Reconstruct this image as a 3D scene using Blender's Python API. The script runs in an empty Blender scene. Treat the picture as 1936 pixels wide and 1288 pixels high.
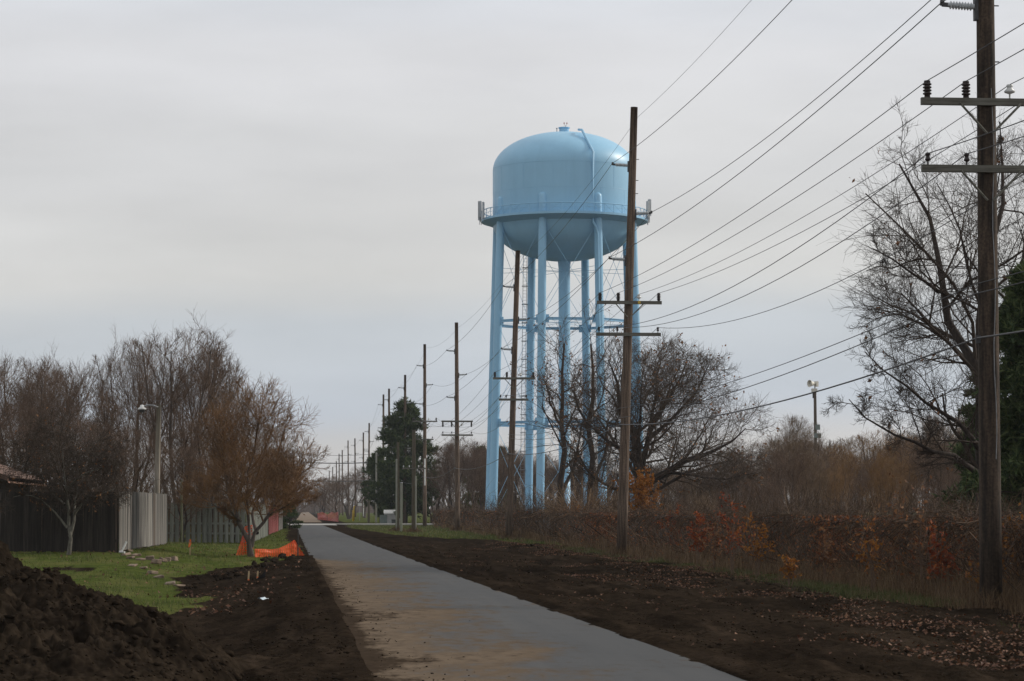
import bpy, math, random
import numpy as np
from mathutils import Vector

# ------------------------------------------------------------------ camera, sky, sun, exposure
F_PX, CX, CY, VX, HY, EYE = 4800.0, 968.0, 644.0, 575.0, 962.0, 1.6
PITCH = math.atan((HY - CY) / F_PX)
YAW = math.atan((CX - VX) / F_PX * math.cos(PITCH))
scn = bpy.context.scene
col = scn.collection
cam_d = bpy.data.cameras.new('camera'); cam = bpy.data.objects.new('camera', cam_d); col.objects.link(cam)
cam_d.sensor_width = 36.0; cam_d.lens = F_PX / 1936.0 * 36.0
cam_d.clip_start = 0.5; cam_d.clip_end = 20000.0
cam.location = (0, 0, EYE); cam.rotation_euler = (math.pi/2 + PITCH, 0, -YAW)
scn.camera = cam
scn.view_settings.view_transform = 'Standard'; scn.view_settings.look = 'None'
scn.view_settings.exposure = 0.45; scn.view_settings.gamma = 1.0; scn.view_settings.use_curve_mapping = False
SUN_AZ, SUN_EL = math.radians(73.0), math.radians(30.0)     # azimuth clockwise from +Y
scn.cycles.max_bounces = 6; scn.cycles.transparent_max_bounces = 8
scn.cycles.volume_bounces = 0

world = bpy.data.worlds.new('World'); scn.world = world; world.use_nodes = True
def build_world():
    nt = world.node_tree; nt.nodes.clear(); N = nt.nodes.new; L = nt.links.new
    out = N('ShaderNodeOutputWorld'); bg = N('ShaderNodeBackground'); bg2 = N('ShaderNodeBackground'); mixs = N('ShaderNodeMixShader')
    sky = N('ShaderNodeTexSky'); sky.sky_type = 'NISHITA'; sky.sun_disc = False
    sky.sun_elevation = SUN_EL; sky.sun_rotation = SUN_AZ; sky.dust_density = 2.0
    L(sky.outputs[0], bg.inputs[0]); bg.inputs[1].default_value = 0.08
    tc = N('ShaderNodeTexCoord'); sep = N('ShaderNodeSeparateXYZ'); L(tc.outputs['Generated'], sep.inputs[0])
    mp = N('ShaderNodeMapping'); mp.inputs['Scale'].default_value = (1.2, 1.2, 9.0); mp.inputs['Rotation'].default_value = (0.05, -0.06, 0)
    L(tc.outputs['Generated'], mp.inputs[0])
    n1 = N('ShaderNodeTexNoise'); n1.inputs['Scale'].default_value = 1.6; n1.inputs['Detail'].default_value = 6; n1.inputs['Roughness'].default_value = 0.45; n1.inputs['Distortion'].default_value = 0.3
    L(mp.outputs[0], n1.inputs['Vector'])
    # elevation warped by noise gives the stratus bands
    ma = N('ShaderNodeMath'); ma.operation = 'MULTIPLY_ADD'; ma.inputs[1].default_value = 0.085; L(n1.outputs[0], ma.inputs[0])
    sub = N('ShaderNodeMath'); sub.operation = 'SUBTRACT'; sub.inputs[1].default_value = 0.0425; L(sep.outputs[2], sub.inputs[0]); L(sub.outputs[0], ma.inputs[2])
    ramp = N('ShaderNodeValToRGB'); cr = ramp.color_ramp; cr.interpolation = 'EASE'
    stops = [(0.0, (0.575, 0.565, 0.555)), (0.022, (0.585, 0.575, 0.57)), (0.048, (0.505, 0.55, 0.615)), (0.070, (0.54, 0.575, 0.62)), (0.098, (0.645, 0.64, 0.63)),
             (0.135, (0.64, 0.64, 0.645)), (0.175, (0.675, 0.675, 0.69)), (0.23, (0.63, 0.65, 0.69)), (0.6, (0.66, 0.665, 0.675)), (1.0, (0.68, 0.685, 0.695))]
    while len(cr.elements) < len(stops): cr.elements.new(0.5)
    for e, (p, c) in zip(cr.elements, stops): e.position = p; e.color = c + (1,)
    L(ma.outputs[0], ramp.inputs[0])
    n4 = N('ShaderNodeTexNoise'); n4.inputs['Scale'].default_value = 3.2; n4.inputs['Detail'].default_value = 7; n4.inputs['Roughness'].default_value = 0.55
    mp4 = N('ShaderNodeMapping'); mp4.inputs['Scale'].default_value = (1.5, 1.5, 7.0); mp4.inputs['Rotation'].default_value = (0.0, 0.12, 0.3); L(tc.outputs['Generated'], mp4.inputs[0]); L(mp4.outputs[0], n4.inputs['Vector'])
    r4 = N('ShaderNodeMapRange'); r4.inputs[1].default_value = 0.3; r4.inputs[2].default_value = 0.7; r4.inputs[3].default_value = 0.90; r4.inputs[4].default_value = 1.08; L(n4.outputs[0], r4.inputs[0])
    v4 = N('ShaderNodeVectorMath'); v4.operation = 'SCALE'; L(ramp.outputs[0], v4.inputs[0]); L(r4.outputs[0], v4.inputs[3])
    L(v4.outputs[0], bg2.inputs[0]); bg2.inputs[1].default_value = 0.80
    n2 = N('ShaderNodeTexNoise'); n2.inputs['Scale'].default_value = 1.1; n2.inputs['Detail'].default_value = 4; L(mp.outputs[0], n2.inputs['Vector'])
    mr = N('ShaderNodeMapRange'); mr.inputs[1].default_value = 0.35; mr.inputs[2].default_value = 0.7; mr.inputs[3].default_value = 0.97; mr.inputs[4].default_value = 0.88
    L(n2.outputs[0], mr.inputs[0])
    L(mr.outputs[0], mixs.inputs[0]); L(bg.outputs[0], mixs.inputs[1]); L(bg2.outputs[0], mixs.inputs[2]); L(mixs.outputs[0], out.inputs[0])
build_world()
sun_d = bpy.data.lights.new('sun', 'SUN'); sun = bpy.data.objects.new('sun', sun_d); col.objects.link(sun)
sun_d.energy = 2.0; sun_d.angle = math.radians(8); sun_d.color = (1.0, 0.93, 0.83)
sdir = Vector((math.sin(SUN_AZ)*math.cos(SUN_EL), math.cos(SUN_AZ)*math.cos(SUN_EL), math.sin(SUN_EL)))
sun.rotation_euler = sdir.to_track_quat('Z', 'Y').to_euler(); sun.location = (60, 60, 60)

# ------------------------------------------------------------------ helpers
rng = np.random.default_rng(7)
_F = np.array([math.sin(YAW)*math.cos(PITCH), math.cos(YAW)*math.cos(PITCH), math.sin(PITCH)])
_R = np.array([math.cos(YAW), -math.sin(YAW), 0.0]); _U = np.cross(_R, _F)
def ray(x, y): return _F + _R*(x-CX)/F_PX + _U*(CY-y)/F_PX
def at(x, y, Y):
    d = ray(x, y); return np.array([0, 0, EYE]) + d*(Y/d[1])
def gnd(x, y, z=0.0):
    d = ray(x, y); return np.array([0, 0, EYE]) + d*((z-EYE)/d[2])

def _hash(ix, iy, s):
    h = (ix.astype(np.int64)*374761393 + iy.astype(np.int64)*668265263 + s*982451653) & 0x7fffffff
    h = ((h ^ (h >> 13))*1274126177) & 0x7fffffff
    return ((h ^ (h >> 16)) & 0xffff)/65535.0
def vnoise(x, y, s=0):
    x = np.asarray(x, float); y = np.asarray(y, float)
    ix = np.floor(x); iy = np.floor(y); fx = x-ix; fy = y-iy
    fx = fx*fx*(3-2*fx); fy = fy*fy*(3-2*fy)
    a = _hash(ix, iy, s); b = _hash(ix+1, iy, s); c = _hash(ix, iy+1, s); d = _hash(ix+1, iy+1, s)
    return (a*(1-fx)+b*fx)*(1-fy) + (c*(1-fx)+d*fx)*fy
def fbm(x, y, octv=4, s=0, gain=0.5):
    t = 0; a = 1.0; n = 0
    for o in range(octv):
        t = t + a*vnoise(x*2**o+o*17.3, y*2**o-o*9.1, s+o); n += a; a *= gain
    return t/n - 0.5
def sstep(a, b, x):
    t = np.clip((x-a)/(b-a), 0, 1); return t*t*(3-2*t)

class MB:
    def __init__(s): s.V = []; s.Q = []; s.T = []; s.n = 0
    def add(s, V, Q=None, T=None):
        V = np.asarray(V, float).reshape(-1, 3)
        if Q is not None and len(Q): s.Q.append(np.asarray(Q, np.int64).reshape(-1, 4)+s.n)
        if T is not None and len(T): s.T.append(np.asarray(T, np.int64).reshape(-1, 3)+s.n)
        s.V.append(V); s.n += len(V); return s
    def box(s, c, size, rz=0.0, ry=0.0):
        hx, hy, hz = np.array(size)/2.0
        v = np.array([[x, y, z] for x in (-hx, hx) for y in (-hy, hy) for z in (-hz, hz)])
        if ry: ca, sa = math.cos(ry), math.sin(ry); v = np.c_[v[:, 0]*ca+v[:, 2]*sa, v[:, 1], -v[:, 0]*sa+v[:, 2]*ca]
        if rz: ca, sa = math.cos(rz), math.sin(rz); v = np.c_[v[:, 0]*ca-v[:, 1]*sa, v[:, 0]*sa+v[:, 1]*ca, v[:, 2]]
        return s.add(v+np.array(c), [[0, 1, 3, 2], [4, 6, 7, 5], [0, 4, 5, 1], [2, 3, 7, 6], [0, 2, 6, 4], [1, 5, 7, 3]])
    def tube(s, P, R, k=8, cap=True):
        P = np.asarray(P, float); R = np.broadcast_to(np.asarray(R, float), (len(P),))
        tubes(s, P[None], R[None], k)
        if cap:
            b = s.n - len(P)*k
            for base, pt in ((b, P[0]), (s.n-k, P[-1])):
                s.add(pt[None]); ci = s.n-1
                s.T.append(np.array([[base+i, base+(i+1) % k, ci] for i in range(k)], np.int64))
        return s
    def bar(s, a, b, r, k=6): return s.tube([a, b], r, k)
    def lathe(s, prof, c=(0, 0, 0), k=32, axis='z'):
        prof = np.asarray(prof, float); n = len(prof); a = np.linspace(0, 2*math.pi, k, endpoint=False)
        V = np.stack([prof[:, 0, None]*np.cos(a), prof[:, 0, None]*np.sin(a), np.repeat(prof[:, 1, None], k, 1)], -1)
        if axis == 'x': V = V[..., [2, 0, 1]]
        if axis == 'y': V = V[..., [0, 2, 1]]
        i = np.arange(n-1)[:, None]*k; j = np.arange(k)[None]; j2 = (j+1) % k
        Q = np.stack([i+j, i+j2, i+k+j2, i+k+j], -1).reshape(-1, 4)
        return s.add(V.reshape(-1, 3)+np.array(c), Q)
    def build(s, name, mat, parent=None, smooth=False, attr=None):
        V = np.concatenate(s.V).astype(np.float32)
        Q = np.concatenate(s.Q) if s.Q else np.zeros((0, 4), np.int64)
        T = np.concatenate(s.T) if s.T else np.zeros((0, 3), np.int64)
        me = bpy.data.meshes.new(name)
        me.vertices.add(len(V)); me.vertices.foreach_set('co', V.ravel())
        loops = np.concatenate([Q.ravel(), T.ravel()]).astype(np.int32)
        me.loops.add(len(loops)); me.loops.foreach_set('vertex_index', loops)
        st = np.concatenate([np.arange(len(Q))*4, len(Q)*4+np.arange(len(T))*3]).astype(np.int32)
        me.polygons.add(len(st)); me.polygons.foreach_set('loop_start', st)
        me.polygons.foreach_set('use_smooth', np.full(len(st), smooth))
        me.update(calc_edges=True); me.validate()
        if attr is not None:
            for an, av in attr.items():
                a = me.color_attributes.new(an, 'FLOAT_COLOR', 'POINT')
                a.data.foreach_set('color', np.c_[av, np.ones(len(av))].astype(np.float32).ravel())
        me.materials.append(mat)
        o = bpy.data.objects.new(name, me); col.objects.link(o)
        if parent is not None: o.parent = parent
        return o

def tubes(mb, P, R, k):
    """batch of polylines P (M,n,3), R (M,n) -> open tubes with k sides"""
    M, n, _ = P.shape
    if M == 0: return
    T = np.gradient(P, axis=1); T /= np.linalg.norm(T, axis=2, keepdims=True)+1e-9
    ref = np.where(np.abs(T[:, :1, 2:3]) > 0.85, np.array([1.0, 0, 0]), np.array([0, 0, 1.0]))
    A = np.cross(T, ref); A /= np.linalg.norm(A, axis=2, keepdims=True)+1e-9
    B = np.cross(T, A)
    a = np.arange(k)*2*math.pi/k
    V = P[:, :, None]+R[:, :, None, None]*(A[:, :, None]*np.cos(a)[None, None, :, None]+B[:, :, None]*np.sin(a)[None, None, :, None])
    base = (np.arange(M)*n*k)[:, None, None]; i = (np.arange(n-1)*k)[None, :, None]; j = np.arange(k)[None, None]; j2 = (j+1) % k
    Q = np.stack([base+i+j, base+i+k+j, base+i+k+j2, base+i+j2], -1).reshape(-1, 4)
    mb.add(V.reshape(-1, 3), Q)

def tag(o, label=None, cat=None, group=None, kind=None):
    if label: o['label'] = label
    if cat: o['category'] = cat
    if group: o['group'] = group
    if kind: o['kind'] = kind
    return o
def empty(name, loc, label, cat, group=None, rz=0.0):
    e = bpy.data.objects.new(name, None); col.objects.link(e); e.location = tuple(loc); e.rotation_euler = (0, 0, rz)
    e.empty_display_size = 0.3
    return tag(e, label, cat, group)
def copy_tree(o, parent=None):
    c = o.copy(); col.objects.link(c); c.parent = parent
    for ch in o.children: copy_tree(ch, c)
    return c
def inst(me_obj, name, parent, loc, rot=(0, 0, 0), scale=(1, 1, 1)):
    o = bpy.data.objects.new(name, me_obj.data if hasattr(me_obj, 'data') else me_obj); col.objects.link(o)
    o.parent = parent; o.location = tuple(loc); o.rotation_euler = rot; o.scale = scale
    return o

# ------------------------------------------------------------------ materials
def mat(name, c1, c2=None, scale=4.0, stretch=(1, 1, 1), rough=0.8, bump=0.0, objvar=0.0, detail=5.0, contrast=(0.35, 0.65), spec=0.3, metallic=0.0, coat=0.0, fine=None):
    m = bpy.data.materials.new(name); m.use_nodes = True; nt = m.node_tree; N = nt.nodes.new; L = nt.links.new
    b = nt.nodes['Principled BSDF']; b.inputs['Roughness'].default_value = rough; b.inputs['Metallic'].default_value = metallic
    b.inputs['Specular IOR Level'].default_value = spec; b.inputs['Coat Weight'].default_value = coat
    c2 = c2 or tuple(v*0.75 for v in c1)
    tc = N('ShaderNodeTexCoord'); mp = N('ShaderNodeMapping'); mp.inputs['Scale'].default_value = stretch
    L(tc.outputs['Object'], mp.inputs[0])
    n = N('ShaderNodeTexNoise'); n.inputs['Scale'].default_value = scale; n.inputs['Detail'].default_value = detail; n.inputs['Roughness'].default_value = 0.6
    L(mp.outputs[0], n.inputs['Vector'])
    if objvar:
        oi = N('ShaderNodeObjectInfo'); sc = N('ShaderNodeVectorMath'); sc.operation = 'SCALE'; sc.inputs[3].default_value = 97.0
        cb = N('ShaderNodeCombineXYZ'); L(oi.outputs['Random'], cb.inputs[0]); L(oi.outputs['Random'], cb.inputs[1]); L(cb.outputs[0], sc.inputs[0]); L(sc.outputs[0], mp.inputs['Location'])
    mr = N('ShaderNodeMapRange'); mr.inputs[1].default_value = contrast[0]; mr.inputs[2].default_value = contrast[1]; L(n.outputs[0], mr.inputs[0])
    mx = N('ShaderNodeMix'); mx.data_type = 'RGBA'; mx.inputs[6].default_value = tuple(c1)+(1,); mx.inputs[7].default_value = tuple(c2)+(1,); L(mr.outputs[0], mx.inputs[0])
    last = mx.outputs[2]
    if fine:
        n3 = N('ShaderNodeTexNoise'); n3.inputs['Scale'].default_value = fine[0]; n3.inputs['Detail'].default_value = 3; L(tc.outputs['Object'], n3.inputs['Vector'])
        r3 = N('ShaderNodeMapRange'); r3.inputs[1].default_value = 0.3; r3.inputs[2].default_value = 0.7; r3.inputs[3].default_value = 1-fine[1]; r3.inputs[4].default_value = 1+fine[1]; L(n3.outputs[0], r3.inputs[0])
        m3 = N('ShaderNodeVectorMath'); m3.operation = 'SCALE'; L(last, m3.inputs[0]); L(r3.outputs[0], m3.inputs[3]); last = m3.outputs[0]
    if objvar:
        r = N('ShaderNodeMapRange'); r.inputs[3].default_value = 1-objvar; r.inputs[4].default_value = 1+objvar; L(oi.outputs['Random'], r.inputs[0])
        ml = N('ShaderNodeVectorMath'); ml.operation = 'SCALE'; L(last, ml.inputs[0]); L(r.outputs[0], ml.inputs[3]); last = ml.outputs[0]
    L(last, b.inputs['Base Color'])
    if bump:
        bp = N('ShaderNodeBump'); bp.inputs['Strength'].default_value = bump; bp.inputs['Distance'].default_value = 0.02; L(n.outputs[0], bp.inputs['Height']); L(bp.outputs[0], b.inputs['Normal'])
    return m
def leafmat(name, c1, c2, rough=0.7, trans=0.25, c3=None):
    """foliage colour varies by mesh island"""
    m = bpy.data.materials.new(name); m.use_nodes = True; nt = m.node_tree; N = nt.nodes.new; L = nt.links.new
    b = nt.nodes['Principled BSDF']; b.inputs['Roughness'].default_value = rough; b.inputs['Specular IOR Level'].default_value = 0.2
    g = N('ShaderNodeNewGeometry'); rp = N('ShaderNodeValToRGB'); cr = rp.color_ramp
    cs = [c1, c2] + ([c3] if c3 else [])
    while len(cr.elements) < len(cs): cr.elements.new(0.5)
    for i, (e, c) in enumerate(zip(cr.elements, cs)): e.position = i/(len(cs)-1); e.color = tuple(c)+(1,)
    L(g.outputs['Random Per Island'], rp.inputs[0]); L(rp.outputs[0], b.inputs['Base Color'])
    if trans:
        t = N('ShaderNodeBsdfTranslucent'); L(rp.outputs[0], t.inputs[0]); ms = N('ShaderNodeMixShader'); ms.inputs[0].default_value = trans
        out = nt.nodes['Material Output']; L(b.outputs[0], ms.inputs[1]); L(t.outputs[0], ms.inputs[2]); L(ms.outputs[0], out.inputs[0])
    return m

M = {}
M['pole'] = mat('weathered_pole_wood', (0.165, 0.118, 0.086), (0.052, 0.038, 0.029), 3.0, (6, 6, 0.35), 0.9, 0.5, 0.2, fine=(30, 0.25))
M['pole_dark'] = mat('dark_brown_pole_wood', (0.08, 0.056, 0.039), (0.017, 0.013, 0.010), 2.2, (5, 5, 0.5), 0.9, 0.6, 0.1, fine=(22, 0.35))  # darker, blotchier brown wood for the nearest poles
M['pole_grey'] = mat('grey_pole_wood', (0.34, 0.3, 0.25), (0.2, 0.17, 0.14), 3.0, (6, 6, 0.35), 0.9, 0.4, 0.15)
M['arm'] = mat('crossarm_wood', (0.17, 0.165, 0.14), (0.09, 0.085, 0.07), 3.0, (0.6, 8, 8), 0.9, 0.3, 0.15)
M['insul_dark'] = mat('brown_porcelain', (0.022, 0.014, 0.012), (0.03, 0.02, 0.018), 8, rough=0.35, spec=0.4)
M['insul_grey'] = mat('grey_porcelain', (0.5, 0.53, 0.54), (0.4, 0.42, 0.43), 10, rough=0.35, spec=0.5)
M['insul_white'] = mat('white_porcelain', (0.65, 0.66, 0.64), (0.5, 0.51, 0.5), 10, rough=0.3, spec=0.5)
M['steel'] = mat('galvanised_steel', (0.30, 0.31, 0.32), (0.19, 0.195, 0.2), 12, rough=0.55, spec=0.5, metallic=0.3)
M['steel_dark'] = mat('dark_steel', (0.07, 0.07, 0.072), (0.045, 0.045, 0.045), 12, rough=0.6)
M['wire'] = mat('weathered_conductor', (0.075, 0.075, 0.078), (0.05, 0.05, 0.052), 5, rough=0.6)
M['cable'] = mat('cable_jacket', (0.12, 0.12, 0.125), (0.08, 0.08, 0.082), 5, rough=0.6)
M['conduit'] = mat('white_conduit', (0.72, 0.72, 0.7), (0.58, 0.58, 0.56), 6, (1, 1, 0.3), rough=0.5)
M['yellow'] = mat('yellow_paint', (0.65, 0.45, 0.06), (0.5, 0.34, 0.05), 6, rough=0.5)
M['blue'] = mat('light_blue_tank_paint', (0.285, 0.53, 0.725), (0.255, 0.485, 0.68), 0.35, (1, 1, 0.25), rough=0.42, spec=0.4, fine=(3.0, 0.03), contrast=(0.3, 0.7))
M['tank'] = mat('streaked_tank_paint', (0.282, 0.525, 0.715), (0.25, 0.475, 0.655), 1.3, (1, 1, 0.07), rough=0.42, spec=0.4, detail=6, fine=(0.8, 0.02), contrast=(0.45, 0.85))
M['red_lamp'] = mat('red_lens', (0.35, 0.03, 0.02), rough=0.3)
M['antenna'] = mat('pale_antenna_shell', (0.5, 0.52, 0.53), (0.42, 0.44, 0.45), 5, rough=0.5)
M['concrete'] = mat('concrete', (0.42, 0.40, 0.37), (0.30, 0.285, 0.26), 2.5, rough=0.9, bump=0.2, fine=(20, 0.12))
M['bark_dark'] = mat('dark_bark', (0.062, 0.048, 0.04), (0.032, 0.025, 0.022), 6, (3, 3, 0.6), 0.95, 0.4)
M['bark_grey'] = mat('grey_bark', (0.13, 0.105, 0.088), (0.07, 0.056, 0.048), 6, (3, 3, 0.6), 0.95, 0.3)
M['bark_pale'] = mat('pale_lichen_bark', (0.17, 0.16, 0.13), (0.08, 0.072, 0.06), 7, (3, 3, 0.8), 0.95, 0.3)
M['twig_dark'] = mat('dark_twigs', (0.07, 0.052, 0.039), (0.042, 0.031, 0.024), 3, rough=0.95)
M['twig_brown'] = mat('brown_twigs', (0.155, 0.102, 0.071), (0.085, 0.058, 0.042), 1.2, rough=0.95)
M['twig_red'] = mat('rusty_twigs', (0.25, 0.135, 0.06), (0.11, 0.068, 0.04), 0.8, rough=0.95)
M['twig_tan'] = mat('tan_twigs', (0.2, 0.138, 0.088), (0.11, 0.078, 0.052), 1.0, rough=0.95)
M['twig_gold'] = mat('golden_twigs', (0.24, 0.135, 0.055), (0.13, 0.08, 0.04), 1.0, rough=0.95)
M['leaf_brown'] = leafmat('dead_brown_leaves', (0.08, 0.035, 0.02), (0.2, 0.095, 0.045), c3=(0.28, 0.15, 0.07))
M['twig_oak'] = mat('brown_oak_twigs', (0.1, 0.073, 0.053), (0.06, 0.044, 0.033), 2.0, rough=0.95)
M['leaf_rust'] = leafmat('rusty_vine_leaves', (0.075, 0.03, 0.018), (0.21, 0.065, 0.025), c3=(0.32, 0.125, 0.04))
M['leaf_litter'] = leafmat('fallen_leaf_litter', (0.04, 0.018, 0.011), (0.1, 0.045, 0.025), c3=(0.18, 0.095, 0.055), trans=0.1)
M['leaf_red'] = leafmat('red_leaves', (0.12, 0.02, 0.012), (0.26, 0.06, 0.02), c3=(0.3, 0.1, 0.03))
M['leaf_orange'] = leafmat('orange_leaves', (0.17, 0.06, 0.015), (0.31, 0.135, 0.025), c3=(0.26, 0.09, 0.02))
M['needle'] = leafmat('evergreen_needles', (0.022, 0.04, 0.018), (0.058, 0.085, 0.03), c3=(0.115, 0.14, 0.055), trans=0.2)
M['needle_olive'] = leafmat('olive_needles', (0.05, 0.06, 0.018), (0.1, 0.11, 0.03), trans=0.1)
M['vine'] = leafmat('dry_vines', (0.018, 0.0115, 0.0075), (0.055, 0.032, 0.0185), c3=(0.15, 0.09, 0.05), trans=0)
M['brush'] = leafmat('brush_stems', (0.028, 0.0195, 0.0125), (0.075, 0.049, 0.03), c3=(0.155, 0.1, 0.058), trans=0)
M['dry_grass'] = leafmat('dry_grass_blades', (0.06, 0.037, 0.021), (0.125, 0.08, 0.045), c3=(0.21, 0.145, 0.085), trans=0.2)
M['grass'] = leafmat('green_grass_blades', (0.045, 0.064, 0.017), (0.08, 0.1, 0.028), c3=(0.16, 0.135, 0.058), trans=0.25)
M['verge'] = leafmat('dull_verge_grass', (0.035, 0.05, 0.016), (0.07, 0.085, 0.026), c3=(0.14, 0.115, 0.058), trans=0.2)
M['soil'] = mat('dark_turned_soil', (0.027, 0.0202, 0.0143), (0.011, 0.0084, 0.0062), 3.0, rough=1.0, bump=0.8, fine=(18, 0.4), spec=0.0)
M['soil_clod'] = mat('soil_clod', (0.034, 0.0252, 0.0178), (0.014, 0.0106, 0.0078), 5.0, rough=1.0, bump=0.5, spec=0.0)
M['fence_dark'] = mat('dark_stained_boards', (0.042, 0.034, 0.028), (0.02, 0.0165, 0.014), 2.5, (7, 7, 0.5), 0.9, 0.3, 0.3)
M['fence_grey'] = mat('silvered_boards', (0.19, 0.175, 0.157), (0.115, 0.103, 0.09), 2.5, (7, 7, 0.5), 0.9, 0.3, 0.4)
M['fence_brown'] = mat('brown_grey_boards', (0.13, 0.095, 0.072), (0.075, 0.056, 0.044), 2.5, (7, 7, 0.5), 0.9, 0.3, 0.25)
M['fence_mid'] = mat('mid_grey_boards', (0.14, 0.132, 0.12), (0.085, 0.08, 0.072), 2.5, (7, 7, 0.5), 0.9, 0.3, 0.3)
M['fence_pale'] = mat('pale_silver_boards', (0.27, 0.25, 0.225), (0.17, 0.158, 0.142), 2.5, (7, 7, 0.5), 0.9, 0.3, 0.25)
M['fence_green'] = mat('grey_green_boards', (0.27, 0.275, 0.24), (0.17, 0.175, 0.15), 2.5, (7, 7, 0.5), 0.9, 0.3, 0.18)
M['fence_red'] = mat('red_boards', (0.24, 0.055, 0.05), (0.16, 0.04, 0.036), 2.5, (7, 7, 0.5), 0.85, 0.2, 0.12)
M['roof'] = mat('brown_shingles', (0.15, 0.092, 0.07), (0.1, 0.062, 0.048), 6, (1, 1, 1), 0.95, 0.3, 0.12)
M['house_wall'] = mat('dark_brown_siding', (0.05, 0.04, 0.035), (0.035, 0.028, 0.025), 2, (0.4, 0.4, 6), 0.9, 0.2)
M['glass'] = mat('dark_window_glass', (0.02, 0.022, 0.025), rough=0.08, spec=0.6)
M['net'] = mat('orange_plastic_net', (0.9, 0.115, 0.025), (0.78, 0.085, 0.02), 3, rough=0.5)
M['stake'] = mat('pale_stake_wood', (0.5, 0.37, 0.22), (0.36, 0.26, 0.15), 6, (5, 5, 0.5), 0.85)
M['flag'] = mat('orange_ribbon', (0.8, 0.16, 0.035), rough=0.5)
M['fabric'] = mat('black_silt_fabric', (0.015, 0.014, 0.014), rough=0.9)
M['stone'] = mat('tan_edging_stone', (0.24, 0.18, 0.13), (0.14, 0.105, 0.08), 7, rough=0.95, bump=0.5, objvar=0.3)
M['litter'] = mat('pale_blue_plastic', (0.5, 0.6, 0.68), (0.65, 0.7, 0.72), 9, rough=0.4, contrast=(0.45, 0.55))
M['white'] = mat('white_painted_metal', (0.7, 0.7, 0.68), (0.55, 0.55, 0.53), 3, rough=0.5)
M['cabinet'] = mat('grey_green_cabinet', (0.2, 0.235, 0.215), (0.16, 0.19, 0.175), 3, rough=0.5)
M['siren'] = mat('cream_siren_paint', (0.68, 0.66, 0.58), (0.56, 0.54, 0.47), 4, rough=0.5)
M['post_green'] = mat('weathered_post', (0.42, 0.4, 0.31), (0.28, 0.265, 0.21), 4, (5, 5, 0.5), 0.9, 0.2)

def ground_mat():
    m = bpy.data.materials.new('ground_soil_and_grass'); m.use_nodes = True; nt = m.node_tree; N = nt.nodes.new; L = nt.links.new
    b = nt.nodes['Principled BSDF']; b.inputs['Roughness'].default_value = 1.0; b.inputs['Specular IOR Level'].default_value = 0.0
    tc = N('ShaderNodeTexCoord'); at_ = N('ShaderNodeAttribute'); at_.attribute_name = 'mask'; sp = N('ShaderNodeSeparateColor'); L(at_.outputs['Color'], sp.inputs[0])
    def noise(sc, det=5, st=(1, 1, 1)):
        mp = N('ShaderNodeMapping'); mp.inputs['Scale'].default_value = st; L(tc.outputs['Object'], mp.inputs[0])
        n = N('ShaderNodeTexNoise'); n.inputs['Scale'].default_value = sc; n.inputs['Detail'].default_value = det; n.inputs['Roughness'].default_value = 0.62; L(mp.outputs[0], n.inputs['Vector']); return n.outputs[0]
    def rng_(v, a, b_, lo=0.0, hi=1.0):
        r = N('ShaderNodeMapRange'); r.inputs[1].default_value = a; r.inputs[2].default_value = b_; r.inputs[3].default_value = lo; r.inputs[4].default_value = hi; L(v, r.inputs[0]); return r.outputs[0]
    def mix(f, a, b_):
        x = N('ShaderNodeMix'); x.data_type = 'RGBA'
        if isinstance(f, float): x.inputs[0].default_value = f
        else: L(f, x.inputs[0])
        for s_, v in ((6, a), (7, b_)):
            if isinstance(v, tuple): x.inputs[s_].default_value = v+(1,)
            else: L(v, x.inputs[s_])
        return x.outputs[2]
    n1 = noise(0.8, 7, (1, 0.3, 1)); n5 = noise(2.2, 6, (1, 0.09, 1)); n2 = noise(6, 5); n3 = noise(30, 3); n4 = noise(1.6, 5)
    dirt = mix(rng_(n1, 0.32, 0.68), (0.009, 0.0069, 0.0052), (0.036, 0.0262, 0.0182))
    dirt = mix(rng_(n2, 0.42, 0.6, 0, 0.75), dirt, (0.011, 0.0082, 0.0059))
    dirt = mix(rng_(n3, 0.62, 0.74, 0, 0.6), dirt, (0.07, 0.05, 0.036))
    dirt = mix(rng_(n5, 0.5, 0.72, 0, 0.55), dirt, (0.054, 0.039, 0.028))
    gr = mix(rng_(n4, 0.35, 0.65), (0.04, 0.057, 0.014), (0.08, 0.098, 0.026))
    gr = mix(rng_(n2, 0.55, 0.75, 0, 0.7), gr, (0.075, 0.06, 0.03))
    gr = mix(rng_(n1, 0.48, 0.68, 0, 0.65), gr, (0.125, 0.115, 0.045))
    wood = mix(rng_(n2, 0.3, 0.7), (0.05, 0.038, 0.028), (0.11, 0.08, 0.055))
    grav = mix(rng_(n2, 0.3, 0.7), (0.26, 0.21, 0.165), (0.18, 0.14, 0.11))
    c = mix(sp.outputs[1], dirt, wood); c = mix(sp.outputs[0], c, gr); c = mix(sp.outputs[2], c, grav)
    L(c, b.inputs['Base Color'])
    bp = N('ShaderNodeBump'); bp.inputs['Strength'].default_value = 1.0; bp.inputs['Distance'].default_value = 0.09; L(n2, bp.inputs['Height']); L(bp.outputs[0], b.inputs['Normal'])
    return m
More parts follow.
